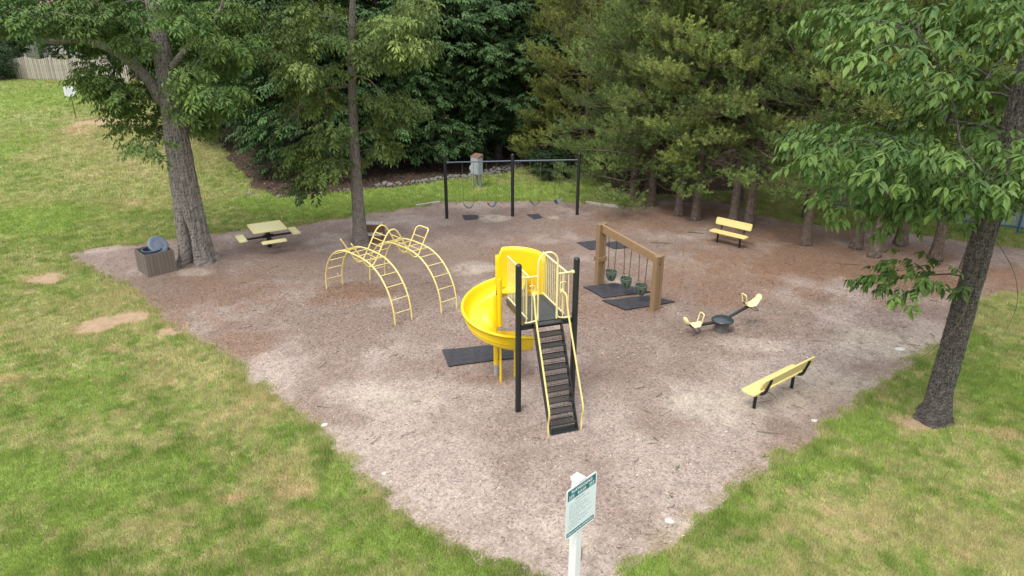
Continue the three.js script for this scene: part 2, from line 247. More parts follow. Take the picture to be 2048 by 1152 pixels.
{ // one ground sheet to the horizon, finely divided near the playground
  const axis = (lo, hi, step, far) => { const a = []; for (let v = lo; v <= hi; v += step) a.push(v); let s = step; for (let v = hi; v < far;) { s *= 1.35; v += s; a.push(v); } s = step; for (let v = lo; v > -far;) { s *= 1.35; v -= s; a.unshift(v); } return a; };
  const xs = axis(-60, 40, 1, 900), zs = axis(-90, 6, 1, 900), pos = [], uv = [], idx = [];
  for (const z of zs) for (const x of xs) { pos.push(x, heightZ(x, z), z); uv.push((x + 60) / 100, (z + 90) / 100); }
  for (let j = 0; j < zs.length - 1; j++) for (let i = 0; i < xs.length - 1; i++) { const a = j * xs.length + i, b = a + 1, c = a + xs.length; idx.push(a, c, b, b, c, c + 1); }
  const g = new THREE.BufferGeometry(); g.setAttribute('position', new THREE.Float32BufferAttribute(pos, 3)); g.setAttribute('uv', new THREE.Float32BufferAttribute(uv, 2)); g.setIndex(idx); g.computeVertexNormals();
  const N = 2048, map = canvasLike(N, N, (i, j) => lawnCols(-60 + (i + 0.5) / N * 100, -90 + (j + 0.5) / N * 100)[0].map(v => v * 0.74));
  const m = new THREE.Mesh(g, new THREE.MeshStandardMaterial({ map, roughness: 1 })); m.name = 'lawn_ground'; m.receiveShadow = true; scene.add(tag(m, 'patchy green and straw coloured lawn sloping up to the fence', 'lawn', null, 'structure'));
}
{ // mulch bed
  const g = new THREE.ShapeGeometry(new THREE.Shape(bedOutline.map(([x, z]) => new THREE.Vector2(x, -z)))); g.rotateX(-Math.PI / 2); g.translate(0, 0.012, 0);
  const p = g.attributes.position, uv = []; for (let i = 0; i < p.count; i++) uv.push((p.getX(i) + 16) / 40, (p.getZ(i) + 34) / 28); g.setAttribute('uv', new THREE.Float32BufferAttribute(uv, 2));
  const W = 2048, Hh = 1536, map = canvasLike(W, Hh, (i, j) => bedCol(-16 + (i + 0.5) / W * 40, -34 + (j + 0.5) / Hh * 28).map(v => v * 0.9));
  const bump = canvasLike(512, 512, (i, j) => 0.5 * tnoise(i / 4, j / 4, 128, 128) + 0.3 * tnoise(i / 16, j / 16, 32, 32) + 0.2 * tnoise(i / 2, j / 2, 256, 256), { srgb: false, repeat: [1, 1] }); bump.repeat.set(20, 14);
  const m = new THREE.Mesh(g, new THREE.MeshStandardMaterial({ map, bumpMap: bump, bumpScale: 0.02, roughness: 1 })); m.name = 'mulch_bed'; m.receiveShadow = true; scene.add(tag(m, 'wide bed of faded brown wood mulch under the play equipment', 'mulch', null, 'structure'));
}

function instanced(name, geo, mat, list, parent = scene) {          // list of [Matrix4, rgb]
  const m = new THREE.InstancedMesh(geo, mat, list.length), c = new THREE.Color();
  list.forEach(([mx, rgb], i) => { m.setMatrixAt(i, mx); m.setColorAt(i, c.setRGB(...rgb)); });
  m.name = name; m.castShadow = m.receiveShadow = true; m.userData.kind = 'stuff'; parent.add(m); return m;
}
const _q = new THREE.Quaternion(), _e = new THREE.Euler(), _p = V(0, 0, 0), _s = V(1, 1, 1);
const place = (x, y, z, rx, ry, rz, sx, sy = sx, sz = sx) => new THREE.Matrix4().compose(_p.set(x, y, z), _q.setFromEuler(_e.set(rx, ry, rz, 'YXZ')), _s.set(sx, sy, sz));
function triGeo(tris, normals) { const g = new THREE.BufferGeometry(); g.setAttribute('position', new THREE.Float32BufferAttribute(tris.flat(2), 3)); g.computeVertexNormals(); return g; }

{ // grass: tufts of short blades, thinner and taller ones mixed, none on bare soil
  const r = rng(11), variants = [];
  for (let v = 0; v < 1; v++) { const t = []; for (let k = 0; k < 14; k++) { const a = r() * 6.28, d = 0.07 * Math.sqrt(r()), x = d * Math.cos(a), z = d * Math.sin(a), b = r() * 6.28, w = 0.0035 + 0.003 * r(), h = 0.028 + 0.034 * r(), lx = (r() - 0.5) * 0.06, lz = (r() - 0.5) * 0.06; t.push([[x - w * Math.cos(b), -0.004, z - w * Math.sin(b)], [x + w * Math.cos(b), -0.004, z + w * Math.sin(b)], [x + lx, h, z + lz]]); } variants.push(triGeo(t)); }
  const mat = new THREE.MeshStandardMaterial({ roughness: 0.8, side: THREE.DoubleSide }), lists = [[]];
  const bands = [[6, 10, 700, 1], [10, 14, 480, 1.1], [14, 20, 260, 1.3], [20, 30, 130, 1.7], [30, 45, 50, 2.3], [45, 78, 17, 3.2]];
  for (const [d0, d1, dens, sc] of bands) {
    const hw = Math.min(0.80 * d1 + 7, 64), n = Math.round((d1 - d0) * 2 * hw * dens);
    for (let k = 0; k < n; k++) {
      const z = -(d0 + r() * (d1 - d0)), x = (r() * 2 - 1) * hw; if (Math.abs(x) > 0.80 * -z + 7 || (d0 >= 30 && x > 26) || (Math.abs(x) > 0.80 * -z + 2.5 && r() < 0.5)) continue;
      const e = bedDist(x, z); if (e > 0.42 || (e > 0 && (e > 0.05 + 0.75 * (fbm(x * 2.2, z * 2.2, 2) - 0.42) || r() < e * 2))) continue;
      const [c, g] = lawnCols(x, z); if (g < 0.3 || r() > 0.2 + g) continue;
      const lip = smooth(-0.4, 0, e), h = (0.75 + 0.5 * r() + 0.7 * lip * (0.4 + r())) * (0.65 + 0.7 * fbm(x * 1.1, z * 1.1, 2)), k2 = (0.95 + 0.5 * r());
      lists[0].push([place(x, heightZ(x, z) + 0.002, z, 0, r() * 6.28, 0, sc, sc * 0.7 * h + 0.3 * h, sc), [c[0] * k2 * 1.15, c[1] * k2 * 1.15, c[2] * k2 * 1.1]]);
    }
  }
  lists.forEach((l, i) => tag(instanced(numbered('lawn_grass'), variants[i], mat, l), 'short blades of grass covering the lawn round the mulch bed', 'grass'));
}
{ // loose wood chips and needles on the bed, dead leaves in the wood
  const r = rng(23);
  const chip = s => { const w = 0.5, t = []; const a = [-0.5, 0.05, -w], b = [0.5, 0, -w * 0.7], c = [0.45, 0.12, w], d = [-0.5, 0, w * 0.8]; return triGeo([[a, c, b], [a, d, c]]); };
  const mat = new THREE.MeshStandardMaterial({ roughness: 0.95, side: THREE.DoubleSide }), list = [];
  for (const [d0, d1, dens] of [[7, 11, 520], [11, 15, 420], [15, 20, 300], [20, 32, 150]]) {
    const n = Math.round((d1 - d0) * 36 * dens);
    for (let k = 0; k < n; k++) {
      const z = -(d0 + r() * (d1 - d0)), x = -16 + r() * 36; const e = bedDist(x, z); if (e < 0.02 || Math.abs(x) > 0.8 * -z + 1.5) continue;
      const pale = cover(bedPale, x, z, 0.6); if (r() < pale * 0.75) continue;
      const c = bedCol(x, z), b = r(), kk = b < 0.10 ? 1.8 : b < 0.34 ? 1.4 : b < 0.72 ? 0.95 : 0.5, L = (0.015 + 0.036 * r() * r()) * (d0 > 14 ? 1.35 : 1);
      list.push([place(x, 0.016 + 0.008 * r(), z, (r() - 0.5) * 0.7, r() * 6.28, (r() - 0.5) * 0.7, L, L, L * (0.25 + 0.3 * r())), [c[0] * kk, c[1] * kk * 0.98, c[2] * kk * 0.98]]);
    }
  }
  tag(instanced('wood_chips', chip(), mat, list), 'loose wood chips scattered all over the mulch bed', 'wood chips');
  const leaves = [];
  for (let k = 0; k < 30000; k++) { const x = -30 + r() * 55, z = -29 - r() * 22; if (!litter(x, z)) continue; const c = [0.15, 0.09, 0.055], kk = 0.4 + r() * 1.2, L = 0.05 + 0.07 * r(); leaves.push([place(x, heightZ(x, z) + 0.02, z, (r() - 0.5), r() * 6.28, (r() - 0.5), L, L, L * 0.8), c.map(v => v * kk)]); }
  tag(instanced('leaf_litter', chip(), mat, leaves), 'dead brown leaves covering the floor of the wood', 'leaf litter');
}

// ---------------------------------------------------------------- trees
const bark = {
  oak: barkMat([0.30, 0.268, 0.236], [0.11, 0.094, 0.08], [0.42, 0.385, 0.35], 0.8, 0.2),
  darkOak: barkMat([0.11, 0.092, 0.08], [0.022, 0.018, 0.016], [0.20, 0.175, 0.155], 0.5, 0.55),
  smoothOak: barkMat([0.245, 0.213, 0.18], [0.11, 0.09, 0.075], [0.30, 0.265, 0.23], 0.7, 0.2),
  wood: barkMat([0.10, 0.082, 0.068], [0.04, 0.032, 0.027], [0.16, 0.135, 0.115], 1, 0.2),
  cedar: barkMat([0.20, 0.145, 0.112], [0.08, 0.055, 0.042], [0.32, 0.26, 0.215], 0.6, 0.15),
};
const leafMat = new THREE.MeshPhysicalMaterial({ roughness: 0.5, specularIntensity: 0.45, transmission: 0.3, thickness: 0, side: THREE.DoubleSide });
const oakLeafMat = new THREE.MeshPhysicalMaterial({ roughness: 0.55, specularIntensity: 0.5, side: THREE.DoubleSide });
const needleMat = new THREE.MeshStandardMaterial({ roughness: 0.85, side: THREE.DoubleSide }), woodLeafMat = new THREE.MeshPhysicalMaterial({ roughness: 0.6, specularIntensity: 0.5, side: THREE.DoubleSide });

// a leafy twig: leaves set alternately along a bent stem, each folded on its midrib
function leafSpray(seed, { n = 10, len = 0.42, leaf = 0.13, wide = 0.42, droop = 0.6, detail = 2, tipward = 0 }) {
  const r = rng(seed), t = [];
  for (let k = 0; k < n; k++) {
    const f = k === n - 1 ? 1 : lerp((k + 0.5) / n, 1, tipward), side = k === n - 1 ? 0 : (r() < 0.5 ? 1 : -1), base = V((r() - 0.5) * 0.18 * len, -0.10 * f * f * len + (r() - 0.5) * 0.16 * len, f * len + (r() - 0.5) * 0.12 * len);
    const yaw = side * (0.25 + 1.25 * r()), pit = -droop * (0.5 + 0.8 * r()) + 0.2, L = leaf * (0.75 + 0.5 * r()), W = L * wide * (0.45 + 0.15 * r());
    const dir = V(Math.sin(yaw) * Math.cos(pit), Math.sin(pit), Math.cos(yaw) * Math.cos(pit)), across = V(Math.cos(yaw), 0.3 * (r() - 0.5), -Math.sin(yaw)), up = dir.clone().cross(across).normalize(); if (up.y < 0) up.negate();
    const P = (a, b, c) => { const p = base.clone().addScaledVector(dir, a * L).addScaledVector(across, b * W).addScaledVector(up, c * L); p.y -= 0.25 * L * a * a; return p.toArray(); };
    const A = P(0, 0, 0), T = P(1.05, 0, -0.02);
    if (detail > 1) { const l1 = P(0.32, -0.75, 0.10), l2 = P(0.66, -1, 0.09), r1 = P(0.32, 0.75, 0.10), r2 = P(0.66, 1, 0.09), m = P(0.62, 0, 0); t.push([A, l1, m], [l1, l2, m], [l2, T, m], [A, m, r1], [r1, m, r2], [r2, m, T]); }
    else { const l = P(0.52, -1, 0.10), rr = P(0.52, 1, 0.10); t.push([A, l, T], [A, T, rr]); }
  }
  for (let k = 0; k < 2; k++) { const w = 0.004; t.push(k ? [[0, -w, 0], [0, w, 0], [0, -0.1 * len, len]] : [[-w, 0, 0], [w, 0, 0], [0, -0.1 * len, len]]); }
  return triGeo(t);
}
function cedarSpray(seed, n = 44, len = 0.44) {                     // a feathery plume of scale-leaved twigs
  const r = rng(seed), t = [];
  for (let k = 0; k < n; k++) {
    const f = Math.pow(r(), 0.8), b = V((r() - 0.5) * 0.06, (r() - 0.5) * 0.05, f * len), yaw = (r() < 0.5 ? -1 : 1) * (0.15 + 0.85 * r()), pit = (r() - 0.4) * 1.1, L = len * (0.16 + 0.26 * r()) * (1.25 - 0.6 * f);
    const d = V(Math.sin(yaw) * Math.cos(pit), Math.sin(pit), Math.cos(yaw) * Math.cos(pit)), a = V(r() - 0.5, r() - 0.5, r() - 0.5).cross(d).setLength(0.006 + 0.0065 * r());
    const m = b.clone().addScaledVector(d, L * 0.55), e = b.clone().addScaledVector(d, L);
    t.push([b.clone().addScaledVector(a, 0.4).toArray(), m.clone().add(a).toArray(), e.toArray()], [b.clone().addScaledVector(a, 0.4).toArray(), e.toArray(), m.clone().sub(a).toArray()]);
  }
  return triGeo(t);
}
// A branching skeleton: the trunk, then a path to every clump from the nearest wood that can carry it.
function skeleton(trunk, clumps, r, { lift = 0.35, tip = 0.011 } = {}, more = []) {
  const nodes = [...trunk, ...more].map((p, i) => ({ p, parent: i - 1, trunk: true }));
  const axis = h => { let b = trunk[0]; for (const q of trunk) if (q.y <= h) b = q; return b; };
  const order = clumps.map(c => ({ c, d: Math.hypot(c.x - axis(c.y).x, c.z - axis(c.y).z) })).sort((a, b) => a.d - b.d);
  const paths = [];
  for (const { c } of order) {
    let best = -1, bd = 1e9;
    nodes.forEach((n, i) => { if (n.trunk && i < 2) return; const d = c.distanceTo(n.p), up = n.p.y - c.y + lift * Math.hypot(c.x - n.p.x, c.z - n.p.z) * 0.6; const cost = d + 0.9 * Math.max(0, up) + (n.trunk ? 0.0 : 0.12); if (cost < bd) { bd = cost; best = i; } });
    const a = nodes[best].p, L = a.distanceTo(c), k = Math.max(2, Math.round(L / 0.5)), path = [best]; let prev = best;
    for (let i = 1; i <= k; i++) {
      const t = i / k, p = a.clone().lerp(c, t); p.y += lift * 0.35 * L * Math.sin(t * Math.PI) * (0.4 + 0.6 * t) - 0.04 * L * t; if (i < k) p.add(V(r() - 0.5, r() - 0.5, r() - 0.5).multiplyScalar(0.16 * Math.min(1, L / 1.5)));
      nodes.push({ p, parent: prev, trunk: false }); prev = nodes.length - 1; path.push(prev);
    }
    paths.push(path);
  }
  const a2 = new Float64Array(nodes.length); for (const path of paths) for (let i = path[path.length - 1]; i >= 0 && !nodes[i].trunk; i = nodes[i].parent) a2[i] += Math.pow(tip, 2.2);
  const rad = i => Math.pow(a2[i] || Math.pow(tip, 2.2), 1 / 2.2);
  return paths.map(path => { const pts = path.map(i => nodes[i].p), rr = path.map((i, k) => (k ? rad(i) : rad(path[1]) * 1.12)); return { pts, rr }; });
}
function limbGeo(paths, sides = 6) { return merge(paths.map(({ pts, rr }) => tubeGeo(pts, (t, i) => rr[i], Math.max(3, Math.min(sides, Math.round(3 + rr[0] * 60))), false))); }
function trunkGeo(pts, radius, { sides = 28, flare = 0.5, ridge = 0.05, seed = 1, cleft, furrow } = {}) {
  const c = curve(pts, Math.max(16, Math.round(pts[pts.length - 1].y * (furrow ? 16 : 7)))), H = c[c.length - 1].y - c[0].y, y0 = c[0].y;
  return tubeGeo(c, (t, i) => { const h = Math.max(0, c[i].y - y0 - 0.1); return radius(h / H) * (1 + flare * Math.exp(-h / 0.28)); }, sides, true, (a, len) => {
    const k = Math.exp(-len / 0.5); let m = 1 + ridge * (fbm(Math.cos(a) * 3.2 + seed * 7, Math.sin(a) * 3.2 + len * 0.55, 3) - 0.5) * 2 + k * 0.16 * Math.sin(a * 5 + seed * 2 + 1.2 * Math.sin(a * 2));
    if (furrow) { const u = a / 6.2832 * furrow.n, w = 1.6 * (tnoise(u / 3, len * 1.1, furrow.n / 3, 64) - 0.5), q = tnoise(u + w, len * furrow.v, furrow.n, 64), q2 = tnoise(u * 2 + 3, len * furrow.v * 2.3, furrow.n * 2, 128); m -= furrow.d * (smooth(0.62, 0.2, q) + 0.45 * smooth(0.6, 0.2, q2)); }
    if (cleft) { let d = a - cleft.a - 0.12 * Math.sin(len * 1.7); d = Math.atan2(Math.sin(d), Math.cos(d)); m -= cleft.depth * Math.exp(-d * d / 0.036) * smooth(cleft.top, cleft.top * 0.45, len); }
    return m;
  });
}
function clumpSprays(clumps, axis, r, { per = 26, rx = 0.6, ry = 0.3, scale = 1, droop = 0.35, cols, shine = 0.12 }) {
  const out = [];
  for (const c of clumps) {
    const ck = 0.8 + 0.4 * r(), hue = r();
    const o = axis(c), out0 = V(c.x - o.x, 0, c.z - o.z).normalize();
    for (let k = 0; k < per; k++) {
      const u = r() * 2 - 1, a = r() * 6.283, q = Math.pow(r(), 0.45), s = Math.sqrt(1 - u * u), dx = s * Math.cos(a) * q, dz = s * Math.sin(a) * q, dy = u * q;
      const w = c.userScale ?? 1, x = c.x + dx * rx * w, y = c.y + dy * ry * w, z = c.z + dz * rx * w;
      const yaw = Math.atan2(dx * 0.9 + out0.x * 0.6 + 0.5 * (r() - 0.5), dz * 0.9 + out0.z * 0.6 + 0.5 * (r() - 0.5));
      const pitch = droop * (0.4 + r()) - dy * 0.35, sc = scale * (0.75 + 0.5 * r()), col = mix3(cols[0], cols[1], Math.min(1, Math.max(0, hue * 0.6 + 0.6 * (r() - 0.2)))), kk = ck * (0.8 + 0.4 * r());
      out.push([place(x, y, z, pitch, yaw, (r() - 0.5) * 0.9, sc), col.map(v => v * kk)]);
    }
  }
  return out;
}
const nearSpray = leafSpray(3, { n: 10, len: 0.33, leaf: 0.125, wide: 0.40, droop: 0.75, tipward: 0.6 });
const nearSpray2 = leafSpray(8, { n: 9, len: 0.38, leaf: 0.135, wide: 0.37, droop: 0.95, tipward: 0.7 });
const oakSpray = leafSpray(4, { n: 17, len: 0.46, leaf: 0.125, wide: 0.42, droop: 0.6, detail: 1 });
const woodSpray = leafSpray(5, { n: 18, len: 0.46, leaf: 0.13, wide: 0.52, droop: 0.4, detail: 1 });
const inPoly = (poly, r) => { let x0 = 1e9, x1 = -1e9, y0 = 1e9, y1 = -1e9; for (const [x, y] of poly) { x0 = Math.min(x0, x); x1 = Math.max(x1, x); y0 = Math.min(y0, y); y1 = Math.max(y1, y); } for (;;) { const x = lerp(x0, x1, r()), y = lerp(y0, y1, r()); if (inside(poly, x, y)) return [x, y]; } };

const taper = (...k) => f => { let i = 0; while (i < k.length - 2 && f > k[i + 1][0]) i++; return lerp(k[i][1], k[i + 1][1], Math.min(1, (f - k[i][0]) / (k[i + 1][0] - k[i][0]))); };
function oak({ name, label, base, radius, height, bend = [0, 0], flare, ridge, mat, cleft, areas, extra, spray, per, cols, rx = 0.6, ry = 0.3, droop, seed, tip, sides, lift, deadwood = [], singles, limbs = [], clear = [0.45, 99], furrow }) {
  const r = rng(seed), t = thing(name, label, 'tree', [base.x, 0, base.z]);
  const tp = []; for (let i = 0; i <= 10; i++) { const f = i / 10; tp.push(V(bend[0] * f * f + 0.08 * Math.sin(f * 5 + seed) * f, f * (height + 0.12) - 0.12, bend[1] * f * f + 0.06 * Math.cos(f * 4 + seed) * f)); }
  part(t, 'trunk', trunkGeo(tp, radius, { flare, ridge, seed, cleft, sides, furrow }), mat);
  const clumps = [], bare = limbs.flatMap(l => l.px.slice(0, 5).map(([x, y], i) => atZ(x, y, base.z + l.z[i]))), hidesLimb = w => bare.some(q => { const k = q.z / w.z; return w.z > q.z - 0.2 && Math.hypot(w.x * k - q.x, (w.y - CAM_H) * k + CAM_H - q.y) < 0.55; });      // the big limbs stay in sight
  for (const { poly, n, z, gap = 0.5 } of areas) for (let k = 0, tries = 0; k < n && tries < n * 40; tries++) {          // clumps in the parts of the crown that the photograph shows
    const [x, y] = inPoly(poly, r), w = atZ(x, y, base.z + lerp(z[0], z[1], r())), p = V(w.x - base.x, w.y, w.z - base.z);
    if (Math.hypot(p.x, p.z) < 0.35 || (p.y < clear[1] && p.z > -0.4 && Math.abs(p.x - p.z * base.x / base.z) < clear[0]) || clumps.some(c => c.distanceTo(p) < gap) || hidesLimb(w)) continue; clumps.push(p); k++;
  }
  for (const [n, x0, x1, y0, y1, z0, z1] of extra) for (let k = 0; k < n; k++) clumps.push(V(lerp(x0, x1, r()), lerp(y0, y1, r()), lerp(z0, z1, r())));
  const limbPts = limbs.map(l => { const p = curve(l.px.map(([x, y], i) => { const w = atZ(x, y, base.z + l.z[i]); return V(w.x - base.x, w.y, w.z - base.z); }), 18); part(t, 'limb', tubeGeo(p, q => l.r * (1 - 0.72 * q), 14, true, (a, len) => 1 + 0.12 * (fbm(Math.cos(a) * 2 + 5, Math.sin(a) * 2 + len * 0.8, 2) - 0.5)), mat); return p; });
  const paths = skeleton(curve(tp, 36), clumps, r, { tip, lift }, limbPts.flat());
  part(t, 'branches', limbGeo(paths, 9), mat);
  for (const d of deadwood) part(t, 'dead_branch', tubeGeo(curve(d.pts, 14), (q) => d.r * (1 - 0.75 * q), 5), M.stick, 'bare dead branch without leaves');
  const list = clumpSprays(clumps, c => V(0, 0, 0), r, { per, rx, ry, droop, cols });
  if (singles) { // the leaf sprays that show largest, each an object of its own; the rest as one mass
    const camL = camera.position.clone().sub(t.position), sized = list.map((e, i) => { const p = V(0, 0, 0).setFromMatrixPosition(e[0]), q = p.clone().sub(camL), zc = -q.z * Math.cos(PITCH) - q.y * Math.sin(PITCH); return { i, d: Math.abs(q.x / zc) < 0.73 ? q.length() + 0.3 * Math.hypot(p.x + 1.5, p.z - 1) : 99 }; }).sort((a, b) => a.d - b.d).slice(0, 300), pick = new Set(sized.map(s => s.i));
    const mats = [0, 1, 2, 3, 4].map(k => { const m = leafMat.clone(); m.color.setRGB(...mix3(cols[0], cols[1], k / 4)); return m; });
    for (const i of pick) { const m = part(t, 'leaf_spray', i % 2 ? spray[0] : spray[1], mats[Math.floor(r() * 5)]); m.applyMatrix4(list[i][0]); }
    const rest = list.filter((e, i) => !pick.has(i));
    instanced('crown', spray[0], leafMat, rest.filter((e, i) => i % 2), t); instanced('crown', spray[1], leafMat, rest.filter((e, i) => !(i % 2)), t);
  } else instanced('crown', spray[0], oakLeafMat, list, t);
  return t;
}

// the tree on the grass at the right, its crown reaching over the mulch
oak({ name: 'oak_tree', label: 'dark rough barked tree on the grass beside the mulch, broad leaves overhanging', base: V(8.66, 0, -12.35), radius: f => 0.245 - 0.11 * f, height: 10.5, bend: [0.15, 0], flare: 0.62, ridge: 0.05, mat: bark.darkOak, seed: 31, tip: 0.0095, sides: 96, furrow: { n: 30, v: 5, d: 0.11 }, lift: 0.25,
  areas: [
    { poly: [[1655, 0], [2100, 0], [2160, 300], [2080, 400], [1960, 415], [1830, 400], [1700, 335], [1640, 300], [1650, 262], [1760, 225], [1800, 170], [1720, 130], [1640, 95], [1640, 20]], n: 58, z: [-2.6, 1.9], gap: 0.55 },
    { poly: [[1640, 285], [1760, 260], [1900, 300], [2060, 330], [2060, 400], [1900, 385], [1760, 360], [1650, 320]], n: 15, z: [-0.6, 2.0], gap: 0.5 },
    { poly: [[1690, 390], [1830, 385], [1890, 415], [1870, 440], [1760, 425], [1690, 415]], n: 5, z: [-2.2, 0.6], gap: 0.35 },
    { poly: [[1760, 530], [1830, 520], [1890, 545], [1850, 580], [1790, 585]], n: 4, z: [-0.4, 0.4], gap: 0.28 },
  ],
  extra: [[26, -2.6, 3.4, 8.2, 10.6, -2.8, 2.6], [16, 1.2, 3.6, 4.6, 8.4, -2.6, 2.4], [8, -2, 1, 6.5, 8.2, -3, -1]], spray: [nearSpray, nearSpray2], per: 19, rx: 0.55, ry: 0.17, droop: 0.2, cols: [[0.065, 0.135, 0.028], [0.17, 0.265, 0.06]], singles: true, clear: [0.4, 3.9],
  deadwood: [{ pts: [V(-0.05, 2.9, 0.2), V(-0.35, 2.35, 0.5), V(-0.9, 1.7, 0.55), V(-1.5, 1.3, 0.6)], r: 0.011 }, { pts: [V(0.1, 4.0, 0.2), V(0.6, 3.3, 0.3), V(0.85, 2.6, 0.25), V(0.75, 2.0, 0.25)], r: 0.010 }] });
// the old tree with the hollow foot
oak({ name: 'oak_tree', label: 'old grey barked tree with a hollow cleft foot next to the trash box', base: V(-10.47, 0, -21.95), radius: taper([0, 0.53], [0.11, 0.485], [0.19, 0.435], [0.35, 0.375], [0.45, 0.31], [0.6, 0.26], [0.73, 0.2], [1, 0.1]), height: 11, bend: [0.05, 0], flare: 0.30, ridge: 0.05, mat: bark.oak, seed: 12, tip: 0.0105, sides: 140, furrow: { n: 48, v: 2.2, d: 0.085 }, lift: 0.3, cleft: { a: 4.60, depth: 0.78, top: 2.0 },
  areas: [
    { poly: [[-40, 0], [480, 0], [480, 90], [440, 150], [330, 115], [220, 60], [80, 62], [-40, 70]], n: 74, z: [-2.4, 2.6], gap: 0.46 },
    { poly: [[250, 150], [310, 120], [450, 120], [480, 200], [420, 230], [350, 250], [330, 310], [270, 290], [235, 200]], n: 22, z: [-1.2, 2.0], gap: 0.42 },
    { poly: [[170, 130], [250, 120], [270, 160], [200, 190], [170, 165]], n: 7, z: [-0.6, 1.6], gap: 0.4 },
    { poly: [[370, 200], [460, 190], [430, 250], [385, 260]], n: 5, z: [-1.8, -0.4], gap: 0.4 },
  ],
  extra: [[22, -3.2, 3.2, 8.4, 11.4, -3, 3]], spray: [oakSpray], per: 24, rx: 0.5, ry: 0.28, droop: 0.35, cols: [[0.058, 0.12, 0.027], [0.155, 0.235, 0.05]],
  limbs: [{ px: [[322, 205], [300, 165], [262, 125], [215, 95], [160, 80], [90, 82], [20, 60]], z: [0, 0.2, 0.5, 0.7, 0.8, 0.9, 1.0], r: 0.17 }, { px: [[330, 150], [380, 90], [430, 40], [455, -20]], z: [0, 0.2, 0.3, 0.4], r: 0.11 }] });
// the slender tree behind the climber
oak({ name: 'oak_tree', label: 'slender straight trunked tree standing behind the yellow arch climber', base: V(-5.37, 0, -23.6), radius: taper([0, 0.255], [0.1, 0.23], [0.3, 0.175], [0.53, 0.125], [1, 0.05]), height: 11, bend: [0.8, 0], flare: 0.35, ridge: 0.025, mat: bark.smoothOak, seed: 21, tip: 0.010, sides: 72, furrow: { n: 24, v: 2.0, d: 0.05 }, lift: 0.15,
  areas: [
    { poly: [[520, 30], [600, 0], [860, 0], [870, 140], [800, 130], [740, 110], [690, 150], [600, 150], [540, 120]], n: 46, z: [-2.4, 2.4], gap: 0.5 },
    { poly: [[600, 150], [690, 150], [700, 230], [640, 240], [600, 210]], n: 9, z: [-1.6, 1.4], gap: 0.45 },
    { poly: [[740, 160], [800, 190], [840, 220], [810, 250], [745, 240]], n: 9, z: [-1.5, 1.2], gap: 0.4 },
    { poly: [[640, 260], [705, 240], [710, 330], [690, 350], [640, 340], [620, 385], [570, 360], [600, 290]], n: 17, z: [-0.9, 1.0], gap: 0.36 },
    { poly: [[735, 240], [770, 250], [770, 300], [738, 300]], n: 3, z: [-0.9, 0.4], gap: 0.36 },
  ],
  extra: [[20, -2.6, 2.8, 8.4, 11.2, -2.8, 2.8]], spray: [oakSpray], per: 22, rx: 0.48, ry: 0.24, droop: 0.5, cols: [[0.068, 0.115, 0.03], [0.18, 0.24, 0.058]],
  deadwood: [
    { pts: [V(0.0, 5.45, 0.15), V(-0.6, 5.42, 0.5), V(-1.35, 5.1, 0.7), V(-1.5, 4.4, 0.75), V(-1.6, 4.0, 0.7)], r: 0.05 }, { pts: [V(-1.3, 5.0, 0.7), V(-1.9, 4.4, 0.75), V(-2.5, 3.8, 0.75)], r: 0.028 },
    { pts: [V(-0.75, 5.1, 0.6), V(-0.85, 4.3, 0.7), V(-0.8, 3.7, 0.75), V(-1.1, 3.2, 0.75)], r: 0.02 }, { pts: [V(0.15, 5.8, 0.1), V(0.8, 5.7, 0.4), V(1.3, 5.1, 0.6), V(1.8, 4.2, 0.6)], r: 0.035 }] });

// ---- the deciduous wood behind the lawn: four kinds of crown, each tree turned and scaled
function woodTree(seed, H, R, low, cols, nClump = 150, per = 20) {
  const r = rng(seed), g = new THREE.Group(), tp = []; for (let i = 0; i <= 8; i++) { const f = i / 8; tp.push(V(0.25 * Math.sin(f * 3 + seed) * f, f * H * 0.92 - 0.03, 0.25 * Math.cos(f * 2.4 + seed) * f)); }
  part(g, 'trunk', trunkGeo(tp, f => lerp(0.19, 0.05, f), { flare: 0.4, ridge: 0.04, seed, sides: 14 }), bark.wood);
  const clumps = [];
  for (let k = 0, tr = 0; k < nClump && tr < 9000; tr++) { const f = Math.pow(r(), 0.95), y = lerp(low, H, f), prof = Math.sin(Math.PI * Math.min(1, 0.24 + 0.74 * f)) * (0.8 + 0.35 * fbm(f * 5 + seed, seed * 3.1, 2)), a = r() * 6.283, q = R * prof * (0.45 + 0.55 * Math.sqrt(r())) * (0.75 + 0.5 * vnoise(a * 1.3 + seed, f * 4)); const p = V(Math.cos(a) * q, y, Math.sin(a) * q); if (clumps.some(c => c.distanceTo(p) < 0.62)) continue; clumps.push(p); k++; }
  part(g, 'branches', limbGeo(skeleton(curve(tp, 24), clumps, r, { tip: 0.011 }), 5), bark.wood);
  instanced('crown', woodSpray, woodLeafMat, clumpSprays(clumps, c => V(0, 0, 0), r, { per, rx: 0.72, ry: 0.38, droop: 0.3, cols, scale: 1.05 }), g);
  return g;
}
